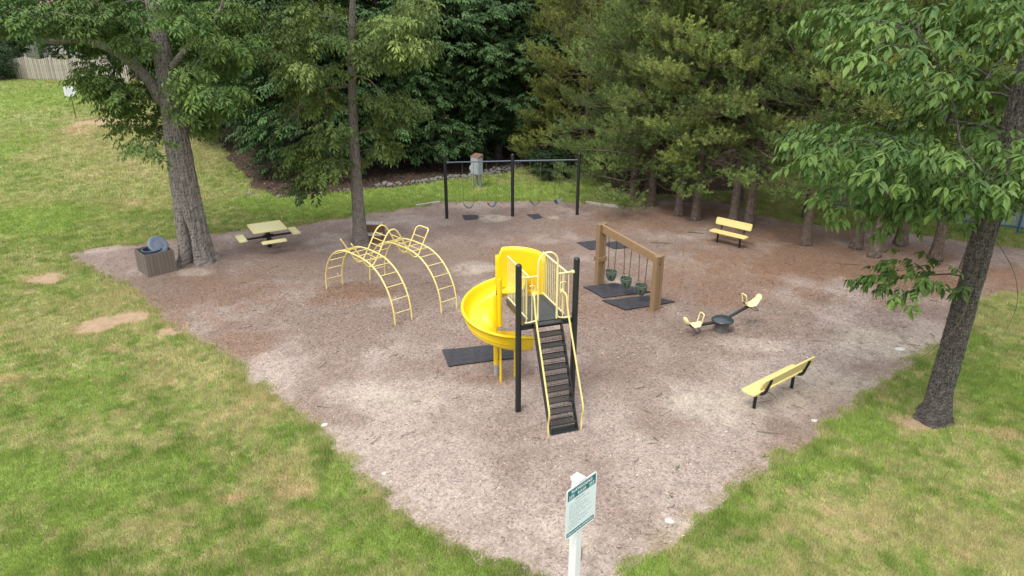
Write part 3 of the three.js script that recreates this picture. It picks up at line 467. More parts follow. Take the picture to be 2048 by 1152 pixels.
function cedarTree(seed, H, R, low, cols, nB = 84, per = 38) {     // eastern juniper: many rising branches set with feathery plumes
  const r = rng(seed), g = new THREE.Group(), tp = []; for (let i = 0; i <= 8; i++) { const f = i / 8; tp.push(V(0.15 * Math.sin(f * 3 + seed) * f, f * H - 0.03, 0.15 * Math.cos(f * 2 + seed) * f)); }
  part(g, 'trunk', trunkGeo(tp, f => lerp(0.17, 0.03, f), { flare: 0.35, ridge: 0.10, seed, sides: 16 }), bark.cedar);
  const wood = [], list = [];
  for (let k = 0; k < nB; k++) {
    const f = Math.pow((k + r()) / nB, 0.9), y = lerp(low, H * 0.97, f), a = k * 2.4 + r() * 0.9, L = R * (Math.pow(1 - f, 0.55) * 0.85 + 0.22) * (0.65 + 0.6 * r()) * (f < 0.08 && low > 1 ? 0.8 : 1), rise = lerp(0.05, 0.85, f) + 0.25 * (r() - 0.5), dead = low > 1 && f < 0.45 && r() < 0.24;
    const d = V(Math.cos(a), 0, Math.sin(a)), p = s => { const q = d.clone().multiplyScalar(L * s); q.y = y + L * rise * s * s * 0.8 - 0.10 * L * s + 0.12 * Math.sin(s * 7 + k); q.x += 0.14 * Math.sin(s * 5 + k * 1.7) * s; q.z += 0.14 * Math.cos(s * 4 + k) * s; const t = tp[Math.min(8, Math.round(y / H * 8))]; q.x += t.x * (1 - s); q.z += t.z * (1 - s); return q; };
    wood.push(tubeGeo([0, 0.3, 0.6, 0.85, 1].map(p), t => 0.028 * (1 - 0.8 * t) * (0.5 + L / R), 4, false));
    const ck = 0.6 + 0.7 * r(), hue = r();
    for (let m = 0; m < 2 + L * 2; m++) { const s0 = 0.3 + 0.6 * r(), b = p(s0), dd = V(d.x + (r() - 0.5) * 2.2, 0.5 * (r() - 0.4), d.z + (r() - 0.5) * 2.2).setLength(0.3 + 0.5 * r()); wood.push(tubeGeo([b, b.clone().addScaledVector(dd, 0.5).add(V(0, 0.03, 0)), b.clone().add(dd)], t => 0.008 * (1 - 0.7 * t), 3, false)); }
    if (dead) continue;
    for (let m = 0; m < per * (0.4 + 0.6 * L / R); m++) {
      const s = 0.25 + 0.78 * Math.pow(r(), 0.6), b = p(Math.min(s, 1.02)), wd = 0.16 + 0.30 * Math.sin(Math.min(1, s) * 2.6), ang = r() * 6.283, q = Math.sqrt(r());
      b.x += Math.cos(ang) * q * wd; b.z += Math.sin(ang) * q * wd; b.y += (r() - 0.42) * 0.34;
      const yaw = Math.atan2(d.x + 1.5 * (r() - 0.5) + Math.cos(ang) * 0.5, d.z + 1.5 * (r() - 0.5) + Math.sin(ang) * 0.5), col = mix3(cols[0], cols[1], Math.min(1, Math.max(0, 0.6 * hue + 0.55 * (r() - 0.15)))), kk = ck * (0.8 + 0.4 * r());
      list.push([place(b.x, b.y, b.z, -0.55 + 0.9 * (r() - 0.5) - 0.5 * f, yaw, (r() - 0.5) * 1.4, 0.75 + 0.5 * r()), col.map(v => v * kk)]);
    }
  }
  part(g, 'branches', merge(wood), bark.cedar);
  instanced('crown', cedarPlume, needleMat, list, g);
  return g;
}
const cedarPlume = cedarSpray(6);
function plant(proto, name, label, group, x, z, turn, s, sy = s) {
  const t = thing(name, label, 'tree', [x, heightZ(x, z), z], turn, group); t.scale.set(s, sy, s);
  for (const c of proto.children) { let m; if (c.isInstancedMesh) { m = new THREE.InstancedMesh(c.geometry, c.material, c.count); m.instanceMatrix = c.instanceMatrix; m.instanceColor = c.instanceColor; m.userData.kind = 'stuff'; } else m = new THREE.Mesh(c.geometry, c.material); m.name = c.name; m.castShadow = m.receiveShadow = true; t.add(m); }
  return t;
}
{
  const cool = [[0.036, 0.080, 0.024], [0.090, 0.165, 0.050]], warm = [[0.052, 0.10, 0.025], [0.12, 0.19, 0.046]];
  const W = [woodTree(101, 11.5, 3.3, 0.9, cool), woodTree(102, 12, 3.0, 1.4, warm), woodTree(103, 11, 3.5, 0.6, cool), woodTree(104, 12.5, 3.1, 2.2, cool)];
  const r = rng(71), spots = [
    [-12.6, -37.2, 3], [-9.6, -35.2, 2], [-6.6, -36.4, 0], [-3.9, -37.6, 2], [-1.0, -38.6, 0], [1.9, -39.6, 2], [-15.8, -41.6, 0], [-18.9, -46.6, 3], [-22.4, -52.5, 0], [-11.6, -41.6, 0], [-7.9, -41.2, 1], [-4.6, -42.6, 0], [-1.5, -43.6, 3], [1.8, -44.5, 0], [5.2, -43.0, 2], [-15.4, -47.6, 2], [-19.5, -53.5, 1], [-26.5, -60.0, 2], [-31.5, -66.5, 0], [9.0, -43.5, 0], [13.0, -44.5, 3], [17.5, -42.0, 0], [-10.0, -47.5, 3], [-5, -48.5, 0], [0, -50, 2], [-23.5, -60, 3], [22.0, -40.0, 2], [26.5, -36.5, 0], [5, -50, 3], [10.5, -50, 1],
  ];
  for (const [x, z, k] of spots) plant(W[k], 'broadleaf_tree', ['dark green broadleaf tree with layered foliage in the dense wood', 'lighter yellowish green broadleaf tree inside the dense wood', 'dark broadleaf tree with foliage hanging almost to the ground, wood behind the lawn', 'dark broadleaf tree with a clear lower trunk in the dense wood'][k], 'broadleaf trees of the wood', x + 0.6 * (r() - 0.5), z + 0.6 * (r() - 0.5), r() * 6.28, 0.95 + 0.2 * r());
  // trees round the house and the fence
  for (const [px, d, k, s] of [[-20, 74, 1, 0.95], [112, 84, 2, 0.8], [230, 72, 0, 0.9], [300, 74, 1, 1.0], [-60, 78, 0, 1.1], [180, 84, 3, 1.1], [60, 88, 0, 1.1], [340, 80, 2, 1.05]]) { const x = (px - 1024) / FPX * d * 1.06; plant(W[k], 'yard_tree', 'leafy tree in the yard behind the picket fence', 'trees behind the picket fence', x, -d, r() * 6.28, s); }

  const olive = [[0.115, 0.155, 0.038], [0.265, 0.315, 0.075]], gold = [[0.13, 0.165, 0.034], [0.29, 0.32, 0.065]], fresh = [[0.095, 0.15, 0.038], [0.22, 0.30, 0.078]], grey = [[0.095, 0.135, 0.05], [0.20, 0.25, 0.10]];
  const Cd = [cedarTree(201, 11, 2.7, 1.3, olive), cedarTree(202, 10.5, 3.0, 0.7, gold), cedarTree(203, 11.5, 2.6, 2.9, olive), cedarTree(204, 10, 2.9, 0.6, fresh), cedarTree(205, 10.5, 2.4, 1.8, fresh), cedarTree(206, 11, 2.6, 2.2, grey)];
  const cs = [[7.26, -26.75, 2], [6.75, -27.4, 2], [8.55, -26.07, 4], [9.03, -25.74, 2], [10.41, -23.63, 4], [12.05, -23.25, 2], [12.26, -22.4, 2], [13.79, -23.63, 2], [14.14, -22.05, 2], [14.6, -21.1, 2], [5.4, -30.2, 3], [3.6, -34.4, 1], [4.4, -36.6, 1], [6.3, -31.4, 0], [2.6, -37.2, 1], [9.8, -29.2, 5], [11.8, -27.0, 5], [17.8, -21.6, 2], [8.2, -34.6, 1], [11.8, -33.0, 5], [15.4, -34.6, 0], [21.5, -24.5, 2], [19.5, -38.5, 3], [7.6, -29.6, 5], [5.9, -28.9, 3]];
  for (const [x, z, k] of cs) plant(Cd[k], 'cedar_tree', ['olive green cedar clothed low down, in the grove past the mulch', 'golden green cedar with foliage down to the grass behind the swing set', 'olive cedar with a bare lower trunk at the edge of the mulch', 'fresh green cedar with foliage sweeping to the ground', 'fresh green cedar with a short bare trunk near the short yellow bench', 'greyish green cedar deep in the grove behind bare trunks'][k], 'cedars of the grove', x, z, r() * 6.28, 0.92 + 0.16 * r());
  // the round evergreen bush by the swings
  const b = rng(5), sh = thing('evergreen_bush', 'round dark green bush on the grass behind the swing set', 'bush', [1.85, 0, -34.2]), cl = [];
  for (let k = 0; k < 46; k++) { const u = b(), a = b() * 6.283, q = 0.55 + 0.45 * b(); cl.push(V(Math.cos(a) * Math.sqrt(1 - u * u * 0.8) * 0.95 * q, 0.3 + 1.25 * u * q, Math.sin(a) * Math.sqrt(1 - u * u * 0.8) * 0.95 * q)); }
  part(sh, 'stems', limbGeo(skeleton([0, 0.1, 0.2, 0.35, 0.5, 0.7].map(y => V(0, y, 0)), cl, b, { tip: 0.006 }), 4), bark.wood);
  instanced('foliage', oakSpray, leafMat, clumpSprays(cl, c => V(0, 0, 0), b, { per: 26, rx: 0.3, ry: 0.26, droop: 0.1, scale: 0.5, cols: [[0.02, 0.05, 0.018], [0.045, 0.09, 0.028]] }), sh);
  // shrub at the end of the picket fence
  const q = GT(14, 160), s2 = thing('fence_shrub', 'dark shrub growing at the end of the picket fence', 'bush', [q.x - 1, q.y, q.z + 0.3]), c2 = [];
  for (let k = 0; k < 40; k++) { const u = b(), a = b() * 6.283, g2 = 0.5 + 0.5 * b(); c2.push(V(Math.cos(a) * 1.7 * g2 * Math.sqrt(1 - u * u * 0.8), 0.4 + 2.6 * u, Math.sin(a) * 1.2 * g2)); }
  part(s2, 'stems', limbGeo(skeleton([0, 0.2, 0.5, 0.9, 1.4].map(y => V(0, y, 0)), c2, b, { tip: 0.009 }), 4), bark.wood);
  instanced('foliage', oakSpray, leafMat, clumpSprays(c2, c => V(0, 0, 0), b, { per: 24, rx: 0.6, ry: 0.4, droop: 0.4, cols: [[0.025, 0.06, 0.022], [0.05, 0.10, 0.03]] }), s2);
}

// ---------------------------------------------------------------- play equipment
const P3 = a => a.map(([x, y, z]) => V(x, y, z));
{ // slide tower: local x along the front, z towards the stairs
  const t = thing('slide_tower', 'slide tower with yellow spiral slide, black posts and steep black steps', 'slide', [0.705, 0, -12.84], 19.1 * Math.PI / 180), DH = 2.0, TOP = 3.0;
  for (const s of [-1, 1]) {
    const p = part(t, 'post', tubeGeo(P3([[s * 0.61, -0.05, 0], [s * 0.61, 1, 0], [s * 0.61, 2, 0], [s * 0.61, 3.235, 0]]), 0.062, 20), M.black);
    const cap = new THREE.SphereGeometry(0.063, 20, 10, 0, 6.2832, 0, Math.PI / 2); cap.translate(s * 0.61, 3.234, 0); part(p, 'cap', cap, M.black);
  }
  // deck with rim beams
  part(t, 'deck', [rbox(0.86, 0.035, 1.30, 0.008, 0, DH - 0.018, -0.70)], M.deck);
  part(t, 'front_beam', rbox(1.10, 0.115, 0.05, 0.008, 0, DH - 0.075, -0.02), M.black);
  for (const s of [-1, 1]) part(t, 'side_beam', rbox(0.04, 0.09, 1.24, 0.008, s * 0.40, DH - 0.082, -0.69), M.black);
  part(t, 'rear_beam', rbox(0.76, 0.09, 0.04, 0.008, 0, DH - 0.082, -1.32), M.black);
  // side guards
  for (const s of [-1, 1]) {
    const gp = part(t, 'guard_rail', tubeGeo(P3([[s * 0.40, TOP, -0.02], [s * 0.40, TOP, -0.6], [s * 0.40, TOP, -1.26]]), 0.019, 10), M.paintPale);
    part(gp, 'bottom_rail', tubeGeo(P3([[s * 0.40, DH + 0.07, -0.06], [s * 0.40, DH + 0.07, -1.26]]), 0.016, 8), M.paintPale);
    for (let k = 0; k < 12; k++) part(gp, 'baluster', tubeGeo(P3([[s * 0.40, DH + 0.06, -0.09 - k * 0.105], [s * 0.40, TOP, -0.09 - k * 0.105]]), 0.0085, 6, false), M.paintPale);
  }
  // front: top bars from the posts to the hoop, hoop over the entrance, short infill panels
  for (const s of [-1, 1]) {
    const b = part(t, 'front_rail', tubeGeo(P3([[s * 0.57, TOP - 0.01, 0.0], [s * 0.205, TOP - 0.01, 0.0]]), 0.018, 10), M.paintPale);
    part(b, 'clamp', rbox(0.09, 0.055, 0.07, 0.012, s * 0.545, TOP - 0.005, 0.0), M.paintPale);
    part(t, 'infill_frame', tubeGeo(roundedPath(P3([[s * 0.385, DH + 0.80, 0.0], [s * 0.27, DH + 0.80, 0.0], [s * 0.27, DH + 0.6, 0.0]]), 0.05), 0.012, 8), M.paintPale);
    part(t, 'infill_frame', tubeGeo(roundedPath(P3([[s * 0.49, DH + 0.04, 0.04], [s * 0.36, DH + 0.04, 0.05], [s * 0.205, DH + 0.06, 0.03], [s * 0.205, DH + 0.4, 0.0]]), 0.13, 8), 0.016, 8), M.paintPale);
    for (const x of [0.33, 0.45]) part(t, 'baluster', tubeGeo(P3([[s * x, DH + 0.03, 0.01], [s * x, TOP - 0.01, 0.0]]), 0.011, 6, false), M.paintPale);
    part(t, 'bracket', rbox(0.07, 0.07, 0.05, 0.01, s * 0.30, DH + 0.62, 0.02), M.paintPale);
    // stair handrail: leaves the bracket, follows the stair, cranks in at the foot
    part(t, 'handrail', tubeGeo(roundedPath(P3([[s * 0.30, DH + 0.62, 0.03], [s * 0.34, DH + 0.60, 0.16], [s * 0.345, DH + 0.28, 0.24], [s * 0.36, 0.52, 1.12], [s * 0.36, 0.26, 1.04], [s * 0.35, 0.0, 1.07]]), 0.10, 8), 0.019, 10), M.paint);
  }
  part(t, 'entry_hoop', tubeGeo((() => { const p = []; p.push(V(-0.205, DH + 0.03, 0.005), V(-0.205, 2.6, 0.005), V(-0.205, 3.2, 0.005)); for (let k = 0; k <= 14; k++) { const a = Math.PI - k / 14 * Math.PI; p.push(V(0.205 * Math.cos(a), 3.24 + 0.22 * Math.sin(a), 0.005)); } p.push(V(0.205, 3.2, 0.005), V(0.205, 2.6, 0.005), V(0.205, DH + 0.03, 0.005)); return p; })(), 0.021, 10), M.paintPale);
  // steps: two stringers, open mesh treads
  const run = 0.94, n = 10, off = 0.02, st = part(t, 'stair', rbox(0.56, 0.03, 0.10, 0.004, 0, DH - 0.03, 0.055), M.grill);
  for (const s of [-1, 1]) part(st, 'stringer', bar(V(s * 0.29, 0.0, off + run + 0.05), V(s * 0.29, DH - 0.02, off), 0.024, 0.13), M.black);
  part(st, 'foot_plate', rbox(0.60, 0.022, 0.20, 0.004, 0, 0.035, off + run + 0.02), M.black);
  for (let k = 1; k < n + 0; k++) {
    const y = DH * k / (n + 0.0) - 0.02, z = off + run * (1 - k / n) + 0.03, g = [];
    g.push(rbox(0.555, 0.032, 0.012, 0.002, 0, y - 0.004, z + 0.098), rbox(0.555, 0.024, 0.012, 0.002, 0, y, z - 0.098));
    for (let i = 0; i < 19; i++) g.push(rbox(0.007, 0.014, 0.19, 0.001, -0.27 + i * 0.03, y, z));
    for (let i = 0; i < 7; i++) g.push(rbox(0.55, 0.006, 0.006, 0.001, 0, y + 0.002, z - 0.078 + i * 0.026));
    part(st, 'tread', g, M.grill);
    const rg = []; for (let i = 0; i < 19; i++) rg.push(rbox(0.006, 0.085, 0.006, 0.001, -0.27 + i * 0.03, y - 0.06, z + 0.09)); rg.push(rbox(0.55, 0.008, 0.008, 0.001, 0, y - 0.104, z + 0.09)); part(st, 'riser_grille', rg, M.grill);
  }
  // spiral slide round its column
  const cx = -0.577, cz = -1.60, R = 0.727, RI = 0.055, rim = a => 2.42 - 0.222 * a, prof = [];
  // profile across the chute, from the outer rim down, over the bed and up to the inner lip: [radius, drop below the rim]
  prof.push([R + 0.028, 0.035], [R + 0.022, 0.008], [R + 0.0, 0.0], [R - 0.02, 0.012]); for (let k = 0; k <= 7; k++) { const q = k / 7 * Math.PI / 2; prof.push([R - 0.03 - 0.17 * (1 - Math.cos(q)), 0.06 + 0.33 * Math.sin(q)]); }
  for (let k = 1; k <= 3; k++) prof.push([lerp(R - 0.2, RI + 0.14, k / 3), 0.395]); for (let k = 1; k <= 4; k++) { const q = k / 4 * Math.PI / 2; prof.push([RI + 0.14 - 0.12 * Math.sin(q), 0.395 - 0.2 * (1 - Math.cos(q))]); }
  prof.push([RI, 0.14], [RI - 0.02, 0.13]);
  const under = prof.slice().reverse().map(([r0, d]) => [r0 + (r0 > 0.5 ? 0.014 : -0.006), d + 0.025]), loop = [...prof, ...under];
  const A0 = -0.05, AS = 5.04, A1 = 5.56, NS = 96, pos = [], idx = [], uv = [];   // a turn round the column, then a straight run-out
  const chute = (a, r0, drop) => { const q = Math.min(a, AS), e = a - q; return V(cx + r0 * Math.cos(q) - Math.sin(q) * e, rim(q) - 0.34 * e - drop, cz - r0 * Math.sin(q) - Math.cos(q) * e); };
  for (let i = 0; i <= NS; i++) {
    const a = lerp(A0, A1, i / NS);
    loop.forEach(([r0, d], k) => { const p = chute(a, r0, d); pos.push(p.x, p.y, p.z); uv.push(a * 0.6, k * 0.05); });
  }
  const m = loop.length; for (let i = 0; i < NS; i++) for (let k = 0; k < m; k++) { const a = i * m + k, b = i * m + (k + 1) % m, c = a + m, e = b + m; idx.push(a, b, c, b, e, c); }
  for (const [i, f] of [[0, 1], [NS, 0]]) for (let k = 0; k < prof.length - 1; k++) { const a = i * m + k, b = a + 1, c = i * m + (m - 1 - k), e = c - 1; f ? idx.push(a, c, b, b, c, e) : idx.push(a, b, c, b, e, c); }
  const g = new THREE.BufferGeometry(); g.setAttribute('position', new THREE.Float32BufferAttribute(pos, 3)); g.setAttribute('uv', new THREE.Float32BufferAttribute(uv, 2)); g.setIndex(idx); g.computeVertexNormals();
  const sl = part(t, 'slide_chute', g, M.slide, 'glossy bright yellow spiral chute');
  // seams on the outside of the chute
  for (const dd of [0.22, 0.31]) part(sl, 'moulded_rib', tubeGeo(Array.from({ length: 60 }, (_, i) => { const a = lerp(0.9, 5.5, i / 59), q = Math.asin(Math.min(1, (dd - 0.06) / 0.33)); return chute(a, R - 0.03 - 0.17 * (1 - Math.cos(q)) + 0.016, dd + 0.02); }), 0.006, 6), M.slide);
  part(t, 'slide_column', tubeGeo(P3([[cx, 0.30, cz], [cx, 0.8, cz], [cx, 1.2, cz], [cx, 2.0, cz]]), 0.056, 16), M.slide);
  part(t, 'inner_post', tubeGeo(P3([[-0.508, 1.30, -1.51], [-0.508, 1.8, -1.51], [-0.508, 2.42, -1.51]]), 0.055, 16), M.slide);
  part(t, 'column_sleeve', tubeGeo(P3([[cx, -0.03, cz], [cx, 0.31, cz]]), 0.05, 16), M.galv, 'bare grey metal foot of the slide column');
  for (const [a, rr] of [[4.75, 0.30], [5.35, 0.30]]) { const q = chute(a, rr, 0.41); part(t, 'slide_leg', tubeGeo([V(q.x, -0.03, q.z), V(q.x, q.y, q.z)], 0.026, 10), M.slide); }
  part(t, 'slide_bracket', bar(V(cx, 0.83, cz), chute(5.2, 0.3, 0.45), 0.05, 0.07), M.slide);
  // hood: a tall curved wall with a thick rounded edge round the start of the slide
  const hx = -0.36, hz = -1.34, HR = 0.77, H0 = 1.98, H1 = 2.90, hood = [], HN = 34, hp = [], hi = [], hu = [];
  const ring = [[0, 0], [0, 0.5], [0, 0.9], [0.006, 0.955], [0.03, 0.99], [0.06, 1.0], [0.09, 0.985], [0.105, 0.94], [0.105, 0.5], [0.105, 0.0]];
  for (let i = 0; i <= HN; i++) {
    const a = lerp(-0.06, 1.52, i / HN), e = Math.min(i, HN - i) / HN, lowE = smooth(0, 0.09, e), topK = H1 - 0.16 * (1 - lowE) ** 2, sq = 1 + 0.10 * Math.abs(Math.sin(2 * a));
    ring.forEach(([d, f], k) => { const rr = (HR - 0.02 + d) * sq; hp.push(hx + rr * Math.cos(a), lerp(H0 - 0.02, topK, f), hz - rr * Math.sin(a)); hu.push(a * HR, f); });
  }
  const rl = ring.length; for (let i = 0; i < HN; i++) for (let k = 0; k < rl - 1; k++) { const a = i * rl + k, b = a + 1, c = a + rl, e = c + 1; hi.push(a, b, c, b, e, c); }
  for (const i of [0, HN]) for (let k = 1; k < rl - 1; k++) { const o = i * rl; i ? hi.push(o, o + k, o + k + 1) : hi.push(o, o + k + 1, o + k); }
  const hg = new THREE.BufferGeometry(); hg.setAttribute('position', new THREE.Float32BufferAttribute(hp, 3)); hg.setAttribute('uv', new THREE.Float32BufferAttribute(hu, 2)); hg.setIndex(hi); hg.computeVertexNormals();
  const hd = part(t, 'slide_hood', hg, M.slide, 'bright yellow curved hood at the top of the slide');
  part(hd, 'hood_edge', tubeGeo([0.0, 0.2, 0.45, 0.7, 0.9].map(f => { const a = 1.52, rr = (HR + 0.035); return V(hx + rr * Math.cos(a) * 1.05, lerp(H0 + 0.12, H1 - 0.12, f), hz - rr * Math.sin(a) * 1.05); }), 0.07, 12), M.slide);
  part(hd, 'lower_wall', (() => { const p = []; for (let i = 0; i <= 16; i++) { const a = lerp(-0.06, 0.75, i / 16); p.push(V(hx + 0.80 * Math.cos(a), 1.9, hz - 0.80 * Math.sin(a))); } return tubeGeo(p, 0.06, 10); })(), M.slide);
}
{ // arch climber: two ladder arches joined by a zigzag ladder
  const c1 = V(-4.13, 0, -18.34), c2 = V(-2.97, 0, -19.10), s = V(0.691, 0, 0.723), w = c2.clone().sub(c1).normalize();
  const t = thing('arch_climber', 'pale yellow climbing frame of two ladder arches and a zigzag ladder', 'climbing frame', [c1.x, 0, c1.z]);
  const arch = [[0, -0.03], [0.02, 0.30], [0.11, 0.66], [0.31, 1.0], [0.62, 1.29], [1.02, 1.475], [1.45, 1.54], [1.775, 1.55], [2.1, 1.54], [2.53, 1.475], [2.93, 1.29], [3.24, 1.0], [3.44, 0.66], [3.53, 0.30], [3.55, -0.03]];
  const wd = V(0.755, 0, -0.656), hw = 0.265;                       // across one arch
  for (const c of [V(0, 0, 0), c2.clone().sub(c1)]) {
    const rail = k => curve(arch.map(([u, y]) => V(c.x + s.x * (u - 1.775) + wd.x * k * hw, y, c.z + s.z * (u - 1.775) + wd.z * k * hw)), 60), A = rail(-1), B = rail(1);
    part(t, 'arch_rail', tubeGeo(A, 0.022, 10), M.paint); part(t, 'arch_rail', tubeGeo(B, 0.022, 10), M.paint);
    for (const i of [4, 8, 12, 16, 20, 24, 28, 32, 36, 40, 44, 48, 52, 56]) part(t, 'rung', tubeGeo([A[i].clone(), B[i].clone()], 0.0125, 7, false), M.paint);
  }
  const zz = [[-0.46, 1.96], [-0.30, 1.67], [-0.14, 1.36], [-0.06, 1.24], [0.03, 1.195], [0.12, 1.235], [0.20, 1.34], [0.40, 1.70], [0.56, 1.99], [0.66, 2.11], [0.76, 2.15], [0.86, 2.11], [0.95, 1.98], [1.12, 1.63], [1.27, 1.33], [1.35, 1.235], [1.42, 1.215], [1.50, 1.26], [1.58, 1.40], [1.74, 1.72], [1.84, 1.91]];
  const zr = k => zz.map(([u, y]) => V(w.x * u + s.x * k * 0.27, y, w.z * u + s.z * k * 0.27));
  const ZA = zr(-1), ZB = zr(1), top = [V(w.x * 1.89 - s.x * 0.22, 1.955, w.z * 1.89 - s.z * 0.22), V(w.x * 1.905, 1.965, w.z * 1.905), V(w.x * 1.89 + s.x * 0.22, 1.955, w.z * 1.89 + s.z * 0.22)];
  part(t, 'zigzag_rail', tubeGeo(curve([...ZA, ...top, ...ZB.slice().reverse()], 170), 0.021, 10), M.paint);
  for (const i of [2, 7, 8.0, 13, 14, 18, 19]) part(t, 'rung', tubeGeo([ZA[i].clone(), ZB[i].clone()], 0.0125, 7, false), M.paint);
  for (const u of [0.24, 0.48, 1.02, 1.2]) { let k = 0; while (zz[k + 1][0] < u) k++; const f = (u - zz[k][0]) / (zz[k + 1][0] - zz[k][0]); part(t, 'rung', tubeGeo([ZA[k].clone().lerp(ZA[k + 1], f), ZB[k].clone().lerp(ZB[k + 1], f)], 0.0125, 7, false), M.paint); }
}
function chainGeo(a, b, r = 0.009) {                                // links turned against each other
  const d = b.clone().sub(a), L = d.length(), n = Math.max(2, Math.round(L / 0.05)), g = []; d.normalize();
  const q = new THREE.Quaternion().setFromUnitVectors(V(0, 1, 0), d);
  for (let i = 0; i < n; i++) { const k = new THREE.TorusGeometry(r * 1.35, r * 0.42, 4, 8); k.scale(1, 2.0, 1); if (i % 2) k.rotateY(Math.PI / 2); k.applyQuaternion(q); const p = a.clone().lerp(b, (i + 0.5) / n); k.translate(p.x, p.y, p.z); g.push(k); }
  return merge(g);
}
{ // black swing set with four belt swings
  const A = [V(-2.6, 0, -26.96), V(0.02, 0, -27.25), V(2.64, 0, -27.47)], t = thing('swing_set', 'black three post swing frame at the far edge of the mulch', 'swing set', [A[1].x, 0, A[1].z]);
  for (const p of A) { const q = p.clone().sub(A[1]); const m = part(t, 'post', tubeGeo([V(q.x, -0.05, q.z), V(q.x, 1.2, q.z), V(q.x, 2.47, q.z)], 0.066, 18), M.black); const cap = new THREE.SphereGeometry(0.067, 18, 9, 0, 6.2832, 0, Math.PI / 2); cap.translate(q.x, 2.469, q.z); part(m, 'cap', cap, M.black); }
  const at = k => { const i = k < 1 ? 0 : 1; return A[i].clone().lerp(A[i + 1], k - i).sub(A[1]).setY(2.25); };
  for (const i of [0, 1]) part(t, 'crossbar', tubeGeo([at(i + 0.0001), at(i + 0.5), at(i + 0.9999)], 0.026, 12), M.barGrey, 'grey metal crossbar');
  const H = ['belt swing on thin chains next to the end post on the picnic table side', 'belt swing on thin chains hung above the bare sand patch', 'belt swing on thin chains between the middle post and the cedar side swing', 'belt swing on thin chains hung next to the end post by the cedars'];
  [[0.252, 0.42], [0.61, 0.77], [1.264, 1.427], [1.62, 1.767]].forEach(([k0, k1], i) => {
    const a = at(k0), b = at(k1), c = a.clone().add(b).multiplyScalar(0.5), sw = thing('belt_swing', H[i], 'swing', [c.x + A[1].x, 0, c.z + A[1].z], 0, 'belt swings of the black swing set'), u = b.clone().sub(a).normalize(), tw = [0.1, -0.5, 0.5, -0.9][i], drop = [0.42, 0.44, 0.46, 0.5][i], hl = a.distanceTo(b) / 2;
    const e0 = u.clone().multiplyScalar(-hl).setY(2.225), e1 = u.clone().multiplyScalar(hl).setY(2.225), v = V(u.x * Math.cos(tw) - u.z * Math.sin(tw), 0, u.z * Math.cos(tw) + u.x * Math.sin(tw)), l0 = v.clone().multiplyScalar(-hl * 0.92).setY(drop + 0.17), l1 = v.clone().multiplyScalar(hl * 0.92).setY(drop + 0.17);
    part(sw, 'chain', chainGeo(e0, l0, 0.0085), M.chainPale); part(sw, 'chain', chainGeo(e1, l1, 0.0085), M.chainPale);
    const pos = [], idx = [], n = 14, wv = V(-v.z, 0, v.x);
    for (let j = 0; j <= n; j++) { const f = j / n * 2 - 1, p = v.clone().multiplyScalar(f * hl * 0.92).setY(drop + 0.17 * f * f); for (const [o, y] of [[-0.07, 0], [0.07, 0], [0.07, -0.014], [-0.07, -0.014]]) pos.push(p.x + wv.x * o, p.y + y, p.z + wv.z * o); if (j < n) for (let k = 0; k < 4; k++) { const q = j * 4 + k, w2 = j * 4 + (k + 1) % 4; idx.push(q, w2, q + 4, w2, w2 + 4, q + 4); } }
    const g = new THREE.BufferGeometry(); g.setAttribute('position', new THREE.Float32BufferAttribute(pos, 3)); g.setAttribute('uv', new THREE.Float32BufferAttribute(new Float32Array(pos.length / 3 * 2).map((x, i) => i * 0.01), 2)); g.setIndex(idx); g.computeVertexNormals(); part(sw, 'seat', g.toNonIndexed(), M.beltSeat);
  });
}
